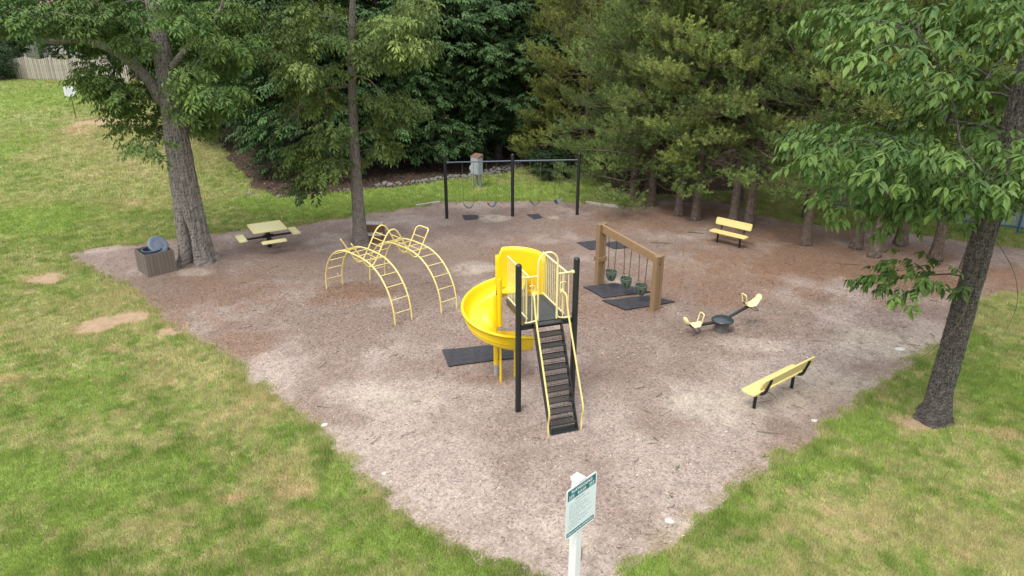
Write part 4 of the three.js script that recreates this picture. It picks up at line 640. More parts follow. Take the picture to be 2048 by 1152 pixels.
{ // toddler swing: timber frame, three bucket seats
  const N = V(3.98, 0, -17.88), F = V(2.65, 0, -19.8), hN = 1.62, hF = 1.95, d = N.clone().sub(F).normalize(), L = N.distanceTo(F), pr = V(d.z, 0, -d.x), t = thing('timber_swing_frame', 'brown timber beam on plank posts over the black mats', 'swing frame', [F.x, 0, F.z]);
  const turn = Math.atan2(d.x, d.z);
  for (const [p, h, far] of [[V(0, 0, 0), hF, 1], [N.clone().sub(F), hN, 0]]) {
    for (const k of [-1, 0, 1]) { const o = p.clone().addScaledVector(pr, k * 0.098), hh = k ? h : h - 0.27, g = rbox(k ? 0.088 : 0.094, hh + 0.04, k ? 0.15 : 0.11, 0.008); g.rotateY(turn); g.translate(o.x, hh / 2 - 0.02, o.z); part(t, 'post_plank', g, M.treated); }
    if (far) for (const k of [-1, 1]) { const g = rbox(0.34, 0.14, 0.035, 0.006); g.rotateY(turn); g.translate(p.x + d.x * k * 0.092, 0.86, p.z + d.z * k * 0.092); part(t, 'cleat', g, M.treated); }
  }
  part(t, 'beam', bar(V(d.x * -0.06, hF - 0.13, d.z * -0.06), V(d.x * (L + 0.06), hN - 0.13, d.z * (L + 0.06)), 0.092, 0.23, 0.008), M.treated);
  const lab = ['green bucket swing hung next to the timber post with the cleat', 'green bucket swing in the middle of the timber frame', 'green bucket swing hung next to the shorter timber post'];
  [0.215, 0.49, 0.755].forEach((f, i) => {
    const y = lerp(hF, hN, f) - 0.245, c = d.clone().multiplyScalar(f * L), sw = thing('bucket_swing', lab[i], 'swing', [F.x + c.x, 0, F.z + c.z], turn - Math.PI / 2 + [0.15, -0.05, 0.1][i], 'bucket swings of the timber frame'), hb = [0.36, 0.34, 0.33][i];   // local x runs along the beam
    for (const s of [-1, 1]) {
      part(sw, 'chain', chainGeo(V(s * 0.15, y, 0), V(s * 0.115, hb + 0.40, 0), 0.011), M.chain);
      for (const k of [-1, 1]) part(sw, 'sling', tubeGeo([V(s * 0.115, hb + 0.40, 0), V(s * 0.128, hb + 0.215, k * 0.07)], 0.006, 5), M.chain);
    }
    // bucket: an oval shell, open on top, two leg holes in front, pinched between the legs
    const n = 28, rows = 9, pos = [], uv = [], idx = [], bs = 1.22;
    for (let j = 0; j <= rows; j++) { const q = j / rows, yy = 0.24 * (1 - q), k = Math.pow(Math.cos(q * 1.35), 0.55); for (let q2 = 0; q2 <= n; q2++) { const a = q2 / n * 6.2832, pinch = 1 - 0.30 * q * Math.exp(-Math.pow(Math.sin(a * 0.5 - Math.PI / 4) * 2.4, 2)); pos.push(Math.cos(a) * 0.150 * k * bs, hb + 0.24 + (yy - 0.24) * bs, Math.sin(a) * 0.125 * k * pinch * bs); uv.push(a * 0.1, yy); } }
    for (let j = 0; j < rows; j++) for (let q2 = 0; q2 < n; q2++) { const mid = q2 / n; const hole = j >= 3 && j <= 6 && ((mid > 0.115 && mid < 0.21) || (mid > 0.29 && mid < 0.385)); if (hole) continue; const a = j * (n + 1) + q2; idx.push(a, a + n + 1, a + 1, a + 1, a + n + 1, a + n + 2); }
    const g = new THREE.BufferGeometry(); g.setAttribute('position', new THREE.Float32BufferAttribute(pos, 3)); g.setAttribute('uv', new THREE.Float32BufferAttribute(uv, 2)); g.setIndex(idx); g.computeVertexNormals(); part(sw, 'bucket', g, M.bucket);
    part(sw, 'rim', tubeGeo(Array.from({ length: 29 }, (_, k) => V(Math.cos(k / 28 * 6.2832) * 0.150 * bs, hb + 0.24, Math.sin(k / 28 * 6.2832) * 0.125 * bs)), 0.011, 6, false), M.bucket);
    part(sw, 'inner_pad', (() => { const g2 = new THREE.SphereGeometry(0.105, 16, 8, 0, 6.2832, Math.PI * 0.45, Math.PI * 0.5); g2.scale(1.1, 0.8, 0.9); g2.translate(0, hb + 0.16, 0); return g2; })(), M.bucketDark);
  });
}
{ // seesaw
  const t = thing('seesaw', 'black seesaw with domed pivot and two pale yellow seats', 'seesaw', [5.47, 0, -16.55]);
  const base = new THREE.CylinderGeometry(0.17, 0.19, 0.26, 24); base.translate(0, 0.11, 0); part(t, 'base', base, mottled([0.12, 0.11, 0.10], 0.8, 0.6, 0.4));
  const dome = new THREE.LatheGeometry([[0.0, 0.425], [0.07, 0.42], [0.15, 0.40], [0.22, 0.375], [0.265, 0.345], [0.285, 0.325], [0.285, 0.30], [0.25, 0.295], [0, 0.295]].map(([x, y]) => new THREE.Vector2(x, y)), 40); part(t, 'dome', dome, mottled([0.035, 0.045, 0.052], 0.3, 0.5, 0.5));
  const ends = [V(-0.80, 0.245, 0.22), V(0.74, 0.64, -0.22)], seatA = [], u = V(0.958, 0, -0.286);
  ends.forEach((e, i) => {
    const s = i ? 1 : -1, dir = u.clone().multiplyScalar(s);
    part(t, 'arm', tubeGeo([dir.clone().multiplyScalar(0.08).setY(i ? 0.34 : 0.29), e.clone()], 0.043, 12), M.black);
    const sg = new THREE.Group(); sg.name = 'seat'; sg.position.copy(e); sg.rotation.y = Math.atan2(-dir.z, dir.x); sg.scale.setScalar(1.12); t.add(sg);      // local x points outwards
    // moulded seat: a saddle with a raised back
    const pos = [], uv = [], idx = [], nu = 12, nv = 10; for (let a = 0; a <= nu; a++) for (let b = 0; b <= nv; b++) { const f = a / nu, q = b / nv * 2 - 1, x = lerp(-0.16, 0.20, f), w = 0.135 * Math.sqrt(Math.max(0.05, 1 - Math.pow(Math.abs(f - 0.48) / 0.56, 3))); pos.push(x, 0.075 + 0.15 * Math.pow(Math.max(0, f - 0.55) / 0.45, 1.6) - 0.05 * q * q + 0.03 * Math.pow(Math.max(0, 0.25 - f) / 0.25, 2), q * w); uv.push(x, q * w); }
    for (let a = 0; a < nu; a++) for (let b = 0; b < nv; b++) { const k = a * (nv + 1) + b; idx.push(k, k + 1, k + nv + 1, k + 1, k + nv + 2, k + nv + 1); }
    const g = new THREE.BufferGeometry(); g.setAttribute('position', new THREE.Float32BufferAttribute(pos, 3)); g.setAttribute('uv', new THREE.Float32BufferAttribute(uv, 2)); g.setIndex(idx); g.computeVertexNormals();
    part(sg, 'saddle', g, M.paintPale);
    const bk = new THREE.SphereGeometry(0.10, 18, 12); bk.scale(0.45, 1.0, 1.05); bk.rotateZ(-0.35); bk.translate(0.21, 0.16, 0); part(sg, 'backrest', bk, M.paintPale);
    part(sg, 'handle', tubeGeo(roundedPath(P3([[-0.14, 0.06, -0.085], [-0.20, 0.30, -0.09], [-0.20, 0.30, 0.09], [-0.14, 0.06, 0.085]]), 0.05), 0.014, 8), M.paintPale);
    part(sg, 'mount', rbox(0.16, 0.07, 0.10, 0.01, 0.0, 0.025, 0), M.blackMetal);
    for (const k of [-1, 1]) part(sg, 'footrest', tubeGeo(roundedPath(P3([[-0.05, 0.0, k * 0.04], [-0.06, -0.02, k * 0.25], [0.07, -0.05, k * 0.25], [0.06, -0.01, k * 0.04]]), 0.04), 0.009, 6), M.blackMetal);
  });
}
function plate(w, d, th, r, lip = 0.012) {                          // rounded sheet: panel and rolled rim
  const sh = new THREE.Shape(), x = w / 2, y = d / 2; sh.moveTo(-x + r, -y); sh.lineTo(x - r, -y); sh.quadraticCurveTo(x, -y, x, -y + r); sh.lineTo(x, y - r); sh.quadraticCurveTo(x, y, x - r, y); sh.lineTo(-x + r, y); sh.quadraticCurveTo(-x, y, -x, y - r); sh.lineTo(-x, -y + r); sh.quadraticCurveTo(-x, -y, -x + r, -y);
  const g = new THREE.ExtrudeGeometry(sh, { depth: th, bevelEnabled: true, bevelSize: 0.008, bevelThickness: 0.008, bevelSegments: 2, curveSegments: 5 }); g.rotateX(-Math.PI / 2); g.translate(0, -th, 0);
  const pts = sh.getPoints(5).map(p => V(p.x * (1 - 0.022 / w * 2), 0.006, -p.y * (1 - 0.022 / d * 2))); return [g, tubeGeo(pts, lip, 6, false)];
}
function bench(label, a, b, len, facing) {                          // a, b: feet of the legs; facing: towards the sitter's view
  const m = a.clone().add(b).multiplyScalar(0.5), u = b.clone().sub(a).normalize(), gap = a.distanceTo(b), t = thing('park_bench', label, 'bench', [m.x, 0, m.z], Math.atan2(facing.x, facing.z));  // local z = facing
  const [s, sr] = plate(len, 0.32, 0.028, 0.06); for (const g of [s, sr]) g.translate(0, 0.445, 0.05); const sp = part(t, 'seat', s, M.perf); part(sp, 'rolled_edge', sr, M.paint);
  const [k, kr] = plate(len, 0.24, 0.026, 0.06); for (const g of [k, kr]) { g.rotateX(Math.PI / 2 - 0.30); g.translate(0, 0.735, -0.235); } const bp = part(t, 'backrest', k, M.perf); part(bp, 'rolled_edge', kr, M.paint);
  for (const q of [-1, 1]) {
    part(t, 'leg', tubeGeo(P3([[q * gap / 2, -0.03, 0.0], [q * gap / 2, 0.2, 0.0], [q * gap / 2, 0.405, 0.0]]), 0.036, 12), M.blackMetal);
    part(t, 'back_support', tubeGeo(roundedPath(P3([[q * gap / 2, 0.40, 0.16], [q * gap / 2, 0.39, -0.18], [q * gap / 2, 0.82, -0.30]]), 0.16, 8), 0.036, 12), M.blackMetal);
  }
  return t;
}
bench('pale yellow perforated bench seen from behind, near the trunk of the overhanging tree', V(5.11, 0, -12.76), V(6.21, 0, -13.59), 1.86, V(-0.602, 0, -0.798));
bench('short yellow perforated bench standing before the cedar trunks', V(7.36, 0, -23.91), V(7.97, 0, -23.30), 1.36, V(-0.707, 0, 0.707));
{ // picnic table on one pedestal
  const a = G(492, 450, 0.76), b = G(555, 441, 0.76), c = G(512, 466, 0.76), e = G(576, 455, 0.76), m = a.clone().add(b).add(c).add(e).multiplyScalar(0.25), u = b.clone().sub(a).setY(0).normalize();
  const t = thing('picnic_table', 'weathered pale yellow square picnic table with seats on a black pedestal', 'picnic table', [m.x, 0, m.z], Math.atan2(-u.z, u.x));
  const [p, pr] = plate(1.12, 1.12, 0.032, 0.05, 0.016); for (const g of [p, pr]) g.translate(0, 0.755, 0); const tp = part(t, 'tabletop', p, M.perfPale); part(tp, 'rolled_edge', pr, M.paint);
  part(t, 'pedestal', tubeGeo(P3([[0, -0.04, 0], [0, 0.3, 0], [0, 0.69, 0]]), 0.07, 16), M.blackMetal); part(t, 'gusset', [rbox(0.36, 0.10, 0.10, 0.01, 0, 0.42, 0), rbox(0.10, 0.10, 0.36, 0.01, 0, 0.42, 0), rbox(0.5, 0.03, 0.5, 0.01, 0, 0.70, 0)], M.blackMetal);
  for (let k = 0; k < 4; k++) { const ang = k * Math.PI / 2, sx = Math.cos(ang), sz = Math.sin(ang); part(t, 'seat_arm', bar(V(sx * 0.10, 0.40, sz * 0.10), V(sx * 0.90, 0.41, sz * 0.90), 0.055, 0.06), M.blackMetal); const [s, sr] = plate(0.26, 0.80, 0.030, 0.05); for (const g of [s, sr]) { g.rotateY(-ang); g.translate(sx * 0.90, 0.475, sz * 0.90); } const sp = part(t, 'seat', s, M.perfPale); part(sp, 'rolled_edge', sr, M.paint); }
}

// ---------------------------------------------------------------- bins, boxes, signs, mats
{ // plank box round a trash can
  const f = G(297.5, 556), rt = G(355, 542), lf = G(276, 549), ux = rt.clone().sub(f), L = ux.length(); ux.normalize();
  const turn = Math.atan2(-ux.z, ux.x), D = 0.92, W = L, H = 0.74, t = thing('trash_enclosure', 'open topped box of weathered grey planks beside the hollow tree', 'trash box', [f.x, 0, f.z], turn);  // local x along the front, -z to the back
  const r = rng(9), n = 8, shades = [0.85, 1, 1.12].map(k => { const m = M.greyWood.clone(); m.color.setRGB(k, k, k); return m; });
  for (let k = 0; k < n; k++) { const w = W / n; for (const z of [0, -D]) part(t, 'plank', rbox(w - 0.006, H + 0.02 * r(), 0.022, 0.003, (k + 0.5) * w, H / 2 - 0.01, z), shades[Math.floor(r() * 3)]); }
  for (let k = 0; k < 7; k++) { const w = (D - 0.03) / 7; for (const x of [0.011, W - 0.011]) part(t, 'plank', rbox(0.022, H + 0.02 * r(), w - 0.006, 0.003, x, H / 2 - 0.01, -0.014 - (k + 0.5) * w), shades[Math.floor(r() * 3)]); }
  for (const [x, z] of [[0.06, -0.05], [W - 0.06, -0.05], [0.06, -D + 0.05], [W - 0.06, -D + 0.05]]) part(t, 'corner_post', rbox(0.07, H - 0.06, 0.07, 0.004, x, (H - 0.06) / 2, z), M.greyWood);
  const loc = (x, z) => V(f.x + ux.x * x + -ux.z * -z * -1 * -1, 0, 0);
  const world = (x, y, z) => V(x, y, z).applyAxisAngle(V(0, 1, 0), turn).add(f);
  const c = world(W * 0.45, 0, -D * 0.5), can = thing('trash_can', 'dark blue round trash can with its lid tipped up, inside the plank box', 'trash can', [c.x, 0.012, c.z]);
  part(can, 'body', new THREE.LatheGeometry([[0.0, 0.0], [0.22, 0.0], [0.235, 0.03], [0.285, 0.72], [0.285, 0.74], [0.27, 0.74], [0.225, 0.05], [0, 0.05]].map(([x, y]) => new THREE.Vector2(x, y)), 36), M.canBlue);
  const rm = new THREE.TorusGeometry(0.29, 0.016, 8, 36); rm.rotateX(Math.PI / 2); rm.translate(0, 0.74, 0); part(can, 'rim', rm, M.canBlue);
  const lp = world(W * 0.66, 0.86, -D * 0.42), lid = part(can, 'lid', new THREE.LatheGeometry([[0, 0.045], [0.10, 0.045], [0.12, 0.030], [0.20, 0.030], [0.22, 0.045], [0.285, 0.04], [0.31, 0.015], [0.315, -0.03], [0.305, -0.03], [0.29, 0.01], [0, 0.02]].map(([x, y]) => new THREE.Vector2(x, y)), 40), mottled([0.15, 0.18, 0.235], 0.5, 0.3, 0.4), 'grey blue lid tipped up against the rim');
  lid.position.copy(lp).sub(can.position);
  lid.rotation.set(0.85, 0.35, -0.5, 'YXZ');
}
{ // two timber steps behind the slender tree
  const p = G(763, 486), t = thing('timber_steps', 'two brown timber step boxes with grey slatted tops behind the slender tree', 'steps', [p.x, 0, p.z]);
  for (const [y0, z0, h] of [[0, 0, 0.30], [0, -0.36, 0.60]]) {
    part(t, 'front_board', rbox(0.85, h - 0.035, 0.035, 0.005, -0.43, (h - 0.035) / 2, z0), M.brownWood); for (const x of [0.0, -0.86]) part(t, 'side_board', rbox(0.03, h - 0.035, 0.32, 0.005, x, (h - 0.035) / 2, z0 - 0.18), M.brownWood);
    for (let k = 0; k < 6; k++) part(t, 'slat', rbox(0.142, 0.03, 0.36, 0.005, -0.80 + k * 0.150, h - 0.018, z0 - 0.15), M.paleWood);
  }
}
function signFace(w, h, draw) { const c = document.createElement('canvas'); c.width = w; c.height = h; draw(c.getContext('2d'), w, h); const t = new THREE.CanvasTexture(c); t.colorSpace = THREE.SRGBColorSpace; return new THREE.MeshStandardMaterial({ map: t, roughness: 0.45 }); }
function roundedSheet(w, h, r, th) { const s = new THREE.Shape(), x = w / 2, y = h / 2; s.moveTo(-x + r, -y); s.lineTo(x - r, -y); s.quadraticCurveTo(x, -y, x, -y + r); s.lineTo(x, y - r); s.quadraticCurveTo(x, y, x - r, y); s.lineTo(-x + r, y); s.quadraticCurveTo(-x, y, -x, y - r); s.lineTo(-x, -y + r); s.quadraticCurveTo(-x, -y, -x + r, -y); return th ? new THREE.ExtrudeGeometry(s, { depth: th, bevelEnabled: false }) : (() => { const g = new THREE.ShapeGeometry(s, 6), p = g.attributes.position, uv = []; for (let i = 0; i < p.count; i++) uv.push((p.getX(i) + x) / w, (p.getY(i) + y) / h); g.setAttribute('uv', new THREE.Float32BufferAttribute(uv, 2)); return g; })(); }
function wordBars(g, x, y, w, size, r, colour) { g.fillStyle = colour; let q = x; while (q < x + w) { const k = size * (1.2 + 3.2 * r()); if (q + k > x + w) break; for (let a = q; a < q + k - size * 0.3; a += size * 0.62) { const up = r(); g.fillRect(a, y - size * (up < 0.3 ? 0.95 : 0.7), size * 0.42, size * (up < 0.3 ? 0.95 : 0.7)); } q += k + size * 0.5; } }
{ // playground rules sign: white vinyl post, teal and white panel
  const t = thing('rules_sign', 'white post sign headed PLAYGROUND RULES at the tip of the mulch bed', 'sign', [0.888, 0, -7.632], Math.PI / 4);          // local z faces the reader
  part(t, 'post', rbox(0.125, 2.10, 0.125, 0.012, 0, 1.05 - 0.03, -0.02, 2), M.white);
  const cap = new THREE.ConeGeometry(0.105, 0.055, 4); cap.rotateY(Math.PI / 4); cap.translate(0, 2.145, -0.02); part(t, 'post_cap', [rbox(0.145, 0.05, 0.145, 0.008, 0, 2.092, -0.02), cap.toNonIndexed()], M.white);
  const sheet = roundedSheet(0.62, 0.80, 0.045, 0.006); sheet.translate(0, 1.69, 0.0465); const p = part(t, 'panel', sheet, M.white);
  const face = roundedSheet(0.62, 0.80, 0.045); face.translate(0, 1.69, 0.0555);
  part(p, 'print', face, signFace(992, 1280, (g, W, H) => {
    const r = rng(4); g.fillStyle = '#e9eef0'; g.fillRect(0, 0, W, H); g.fillStyle = '#dfe9ee'; g.fillRect(28, 28, W - 56, H - 56);
    g.fillStyle = '#2f6f7c'; g.fillRect(34, 34, W - 68, 262); g.fillRect(34, H - 150, W - 68, 112);
    g.fillStyle = '#eef4f5'; g.textAlign = 'center'; g.font = 'bold 104px sans-serif'; g.fillText('PLAYGROUND', W / 2, 146); g.font = 'bold 96px sans-serif'; g.fillText('RULES', W / 2, 262);
    g.font = 'bold 70px sans-serif'; g.fillText('ENJOY OUR PLAYGROUND', W / 2, H - 68);
    const kid = (x, y, s) => { g.beginPath(); g.arc(x, y - 46 * s, 13 * s, 0, 7); g.fill(); g.lineWidth = 10 * s; g.strokeStyle = '#eef4f5'; g.beginPath(); g.moveTo(x, y - 34 * s); g.lineTo(x, y); g.moveTo(x - 24 * s, y - 34 * s); g.lineTo(x, y - 20 * s); g.lineTo(x + 24 * s, y - 36 * s); g.moveTo(x - 18 * s, y + 32 * s); g.lineTo(x, y); g.lineTo(x + 20 * s, y + 30 * s); g.stroke(); };
    for (const x of [105, 165, 225, W - 225, W - 165, W - 105]) kid(x, 236 + (x % 2 ? 6 : -4), 1.05);
    wordBars(g, 290, 376, 430, 40, r, '#7c9aa4'); let y = 440; for (const [w, gap] of [[720, 50], [420, 44], [600, 54], [740, 42], [690, 42], [500, 54], [770, 42], [640, 42], [360, 54], [760, 42], [590, 54], [740, 42], [560, 50], [420, 40]]) { wordBars(g, 96, y, w, 24, r, '#7f97a1'); y += gap; }
  }));
  for (const [x, y] of [[0, 2.04], [0, 1.34]]) { const b = new THREE.CylinderGeometry(0.009, 0.009, 0.006, 10); b.rotateX(Math.PI / 2); b.translate(x, y, 0.0585); part(t, 'bolt', b, M.galv); }
}
{ // small notice on the slope
  const b = GT(152, 237), t = thing('lawn_notice', 'small white notice on a thin brown stake on the sloping lawn', 'sign', [b.x, b.y, b.z], 0.35), k = 1.0;
  part(t, 'stake', rbox(0.06, 1.95, 0.05, 0.005, 0, 0.95, -0.03), M.brownWood);
  const s = roundedSheet(0.66, 0.62, 0.02, 0.008); s.translate(0, 1.72, 0); const p = part(t, 'panel', s, M.white); const f = roundedSheet(0.66, 0.62, 0.02); f.translate(0, 1.72, 0.011);
  part(p, 'print', f, signFace(512, 480, (g, W, H) => { const r = rng(8); g.fillStyle = '#e8eaec'; g.fillRect(0, 0, W, H); wordBars(g, 90, 90, 340, 46, r, '#8a929c'); for (let y = 160; y < 440; y += 50) wordBars(g, 60, y, 390, 30, r, '#a4abb5'); }));
}
{ // rubber mats: thin slabs with curled, uneven edges
  const mat = (label, px, lift = 0.014, curl = 0.03, jag = 0) => {
    const c = px.map(([x, y]) => G(x, y)), m = c.reduce((a, p) => a.add(p), V(0, 0, 0)).multiplyScalar(1 / c.length), n = 16, pos = [], uv = [], idx = [];
    const P = (u, v) => c[0].clone().lerp(c[1], u).lerp(c[3].clone().lerp(c[2], u), v);
    for (const up of [1, 0]) for (let j = 0; j <= n; j++) for (let i = 0; i <= n; i++) { const u = i / n, v = j / n, p = P(u, v), e = Math.max(Math.abs(u - 0.5), Math.abs(v - 0.5)) * 2; p.x += 0.05 * (fbm(p.x * 2.2, p.z * 2.2, 2) - 0.5) * smooth(0.7, 1, e); p.z += 0.09 * (fbm(p.x * 1.8 + 7, p.z * 1.8, 2) - 0.5) * smooth(0.7, 1, e); if (jag) { const q = 1 - jag * smooth(0.3, 1, e) * fbm(p.x * 3.1 + 11, p.z * 3.1, 3); p.x = m.x + (p.x - m.x) * q; p.z = m.z + (p.z - m.z) * q; } const y = lift + curl * smooth(0.55, 1, e) * fbm(p.x * 1.6 + 3, p.z * 1.6, 2) + 0.012 * fbm(p.x * 3, p.z * 3, 2) + (up ? 0.018 : 0); pos.push(p.x - m.x, y, p.z - m.z); uv.push(p.x, p.z); }
    const w = n + 1, o = w * w; for (let j = 0; j < n; j++) for (let i = 0; i < n; i++) { const a = j * w + i; idx.push(a, a + w, a + 1, a + 1, a + w, a + w + 1, o + a, o + a + 1, o + a + w, o + a + 1, o + a + w + 1, o + a + w); }
    for (let i = 0; i < n; i++) for (const [a, b] of [[i, i + 1], [n * w + i + 1, n * w + i], [(i + 1) * w, i * w], [i * w + n, (i + 1) * w + n]]) idx.push(a, b, o + a, b, o + b, o + a);
    const g = new THREE.BufferGeometry(); g.setAttribute('position', new THREE.Float32BufferAttribute(pos, 3)); g.setAttribute('uv', new THREE.Float32BufferAttribute(uv, 2)); g.setIndex(idx); g.computeVertexNormals();
    const t = new THREE.Mesh(g, M.mat); t.name = numbered('rubber_mat'); t.position.set(m.x, 0, m.z); t.castShadow = t.receiveShadow = true; scene.add(tag(t, label, 'mat', 'rubber mats on the mulch'));
  };
  mat('black rubber mat lying under the yellow spiral slide', [[884, 702], [1024, 690], [1034, 718], [897, 735]]);
  mat('black rubber mat under the bucket swing next to the taller timber post', [[1167, 576], [1232, 569], [1302, 586], [1206, 598]]);
  mat('black rubber mat under the bucket swing next to the shorter timber post', [[1204, 603], [1296, 594], [1350, 606], [1250, 622]]);
  mat('black rubber mat half covered by chips, past the taller timber post', [[1153, 487], [1192, 483], [1206, 499], [1180, 501]], 0.012, 0.02);
  mat('dusty rubber mat half covered by chips, past the middle bucket swing', [[1206, 488], [1240, 484], [1262, 496], [1226, 499]], 0.010, 0.015);
  mat('half buried rubber mat below the swing by the picnic table side post', [[921, 430], [958, 430], [963, 441], [926, 443]], 0.004, 0.003, 0.45);
  mat('half buried rubber mat below the swing beside the middle post', [[1049, 429], [1080, 429], [1088, 438], [1066, 440]], 0.004, 0.003, 0.45);
}
{ // electric cabinet on two posts
  const b = G(955, 373), t = thing('electric_cabinet', 'grey electric cabinet with rusty top and round meter on two posts', 'cabinet', [b.x, 0, b.z], -0.75); t.scale.setScalar(0.93);
  for (const x of [-0.10, 0.16]) part(t, 'post', rbox(0.09, 1.35, 0.09, 0.008, x, 0.65, -0.06), M.galv);
  part(t, 'box', rbox(0.52, 0.86, 0.34, 0.012, 0.14, 1.12, 0.16), M.cabinet); part(t, 'door', rbox(0.46, 0.78, 0.015, 0.005, 0.14, 1.12, 0.338), M.cabinet); part(t, 'door_handle', rbox(0.03, 0.10, 0.02, 0.004, 0.31, 1.12, 0.355), M.galv);
  const top = new THREE.Shape(); top.moveTo(-0.02, 0); top.lineTo(0.38, 0); top.lineTo(0.0, 0.13); top.lineTo(-0.02, 0.13); const tg = new THREE.ExtrudeGeometry(top, { depth: 0.56, bevelEnabled: false }); tg.rotateY(-Math.PI / 2); tg.translate(0.42, 1.552, -0.02); part(t, 'top', tg, M.rust, 'rust brown sloping top');
  part(t, 'meter_box', rbox(0.22, 0.30, 0.14, 0.012, -0.19, 0.92, 0.16), M.cabinet); const mt = new THREE.CylinderGeometry(0.075, 0.085, 0.06, 20); mt.rotateX(Math.PI / 2); mt.translate(-0.19, 0.95, 0.26); part(t, 'meter', mt, M.glass); part(t, 'conduit', tubeGeo(P3([[-0.19, 0.0, 0.12], [-0.19, 0.4, 0.12], [-0.19, 0.78, 0.12]]), 0.025, 8), M.galv);
}
// ---------------------------------------------------------------- stones, sticks, edging
function stoneGeo(seed) { const g = new THREE.IcosahedronGeometry(1, 2), p = g.attributes.position; for (let i = 0; i < p.count; i++) { const x = p.getX(i), y = p.getY(i), z = p.getZ(i), k = 0.72 + 0.5 * fbm(x * 1.3 + seed * 9 + z, y * 1.3 + seed * 3 - z * 0.7, 3) - 0.12 * Math.abs(Math.round(x * 1.4 + seed) - x * 1.4); p.setXYZ(i, x * k, y * k * 0.7, z * k); } g.computeVertexNormals(); return g; }
const stones = [1, 2, 3, 4, 5].map(stoneGeo);
{
  const r = rng(61), line = [[612, 392], [690, 383], [760, 375], [830, 368], [880, 362], [930, 358], [975, 350], [1010, 343], [1042, 334]].map(([x, y]) => G(x, y));
  for (let k = 0; k < 170; k++) {
    const f = Math.pow(r(), 0.62) * (line.length - 1), i = Math.min(line.length - 2, Math.floor(f)), p = line[i].clone().lerp(line[i + 1], f - i); p.z -= r() * (0.3 + 1.0 * f / 8); p.x += (r() - 0.5) * 0.5;
    const s = 0.075 + 0.12 * r() * r(), m = new THREE.Mesh(stones[k % 5], r() < 0.35 ? M.rockDark : M.rock); m.name = numbered('edge_stone'); m.position.set(p.x, s * 0.32, p.z); m.rotation.set(r() * 0.6, r() * 6.28, r() * 0.6); m.scale.set(s * (0.9 + 0.5 * r()), s, s * (0.8 + 0.4 * r())); m.castShadow = m.receiveShadow = true;
    scene.add(tag(m, 'grey stone in the row of rubble along the foot of the wood', 'stone', 'rubble stones along the wood'));
  }
  for (const [x, y, s, lab] of [[128, 0, 0, 0]]) { }
  const pale = [[648, 851, 0.13, 'chalky white lump at the edge of the mulch next to the dry lawn'], [768, 948, 0.09, 'small pale stone in the mulch short of the lush grass edge'], [1338, 1043, 0.14, 'flat white stone in the mulch close to the rules sign'], [1800, 699, 0.13, 'white stone on the pale path of dirt beside the overhanging tree'], [1628, 842, 0.13, 'flat white stone in the mulch between the bench and the grass']];
  for (const [x, y, s, lab] of pale) { const p = G(x, y), m = new THREE.Mesh(stones[(x | 0) % 5], M.chalk); m.name = numbered('pale_stone'); m.position.set(p.x, 0.012, p.z); m.rotation.y = x; m.scale.set(s * 1.1, s * 0.28, s * 0.8); m.castShadow = m.receiveShadow = true; scene.add(tag(m, lab, 'stone')); }
  for (const [x, y, s] of [[285, 1098, 0.1], [130, 395, 0.12], [250, 370, 0.14], [225, 398, 0.1], [500, 388, 0.14], [560, 395, 0.16], [595, 399, 0.18]]) { const p = GT(x, y), m = new THREE.Mesh(stones[(x | 0) % 5], M.rock); if (x < 480) continue; m.name = numbered('bank_stone'); m.position.set(p.x, p.y + s * 0.2, p.z); m.rotation.y = x; m.scale.set(s * 1.4, s * 0.8, s); m.castShadow = m.receiveShadow = true; scene.add(tag(m, 'flat grey stone at the bank where lawn meets the wood', 'stone', 'stones at the foot of the bank')); }
  // sticks lying about
  const stick = (x, y, L, a, rad = 0.008) => { const p = G(x, y), d = V(Math.cos(a), 0, Math.sin(a)), q = curve([V(0, 0, 0).addScaledVector(d, -L / 2), V(0.03, 0.012, 0.02), V(0, 0, 0).addScaledVector(d, L / 2)], 8), m = new THREE.Mesh(tubeGeo(q, t => rad * (1 - 0.5 * t), 5), M.stick); m.name = numbered('fallen_stick'); m.position.set(p.x, 0.03, p.z); m.castShadow = m.receiveShadow = true; scene.add(tag(m, 'thin fallen stick lying on the mulch', 'stick', 'fallen sticks on the mulch')); };
  for (let k = 0; k < 70; k++) { let x, y, p; do { x = 300 + r() * 1600; y = 430 + r() * 680; p = G(x, y); } while (bedDist(p.x, p.z) < 0.4); stick(x, y, 0.10 + 0.3 * r(), r() * 6.28, 0.004 + 0.006 * r()); }
  for (const [x, y, L, a, q] of [[1392, 467, 0.6, 0.3, 0.02], [1540, 868, 0.5, 0.2, 0.008], [1560, 918, 0.5, 1.4, 0.008], [1320, 487, 0.7, 0.1, 0.016], [1700, 530, 0.7, 0.2, 0.016]]) stick(x, y, L, a, q);
  // landscape timbers at the far edge
  for (const [a, b] of [[[1172, 407], [1204, 412]], [[1206, 412], [1238, 415]], [[832, 414], [880, 407]]]) { const p = G(...a), q = G(...b), t = thing('edging_timber', 'weathered timber laid along the far edge of the mulch', 'timber', [p.x, 0, p.z], 0, 'edging timbers'); part(t, 'timber', bar(V(0, 0.05, 0), q.clone().sub(p).setY(0.05), 0.11, 0.12, 0.02), M.paleWood); }
  // dropped yellow petals and leaves on the grass and weeds in the mulch
  const wl = leafSpray(17, { n: 7, len: 0.10, leaf: 0.07, wide: 0.4, droop: -0.4, detail: 1 });
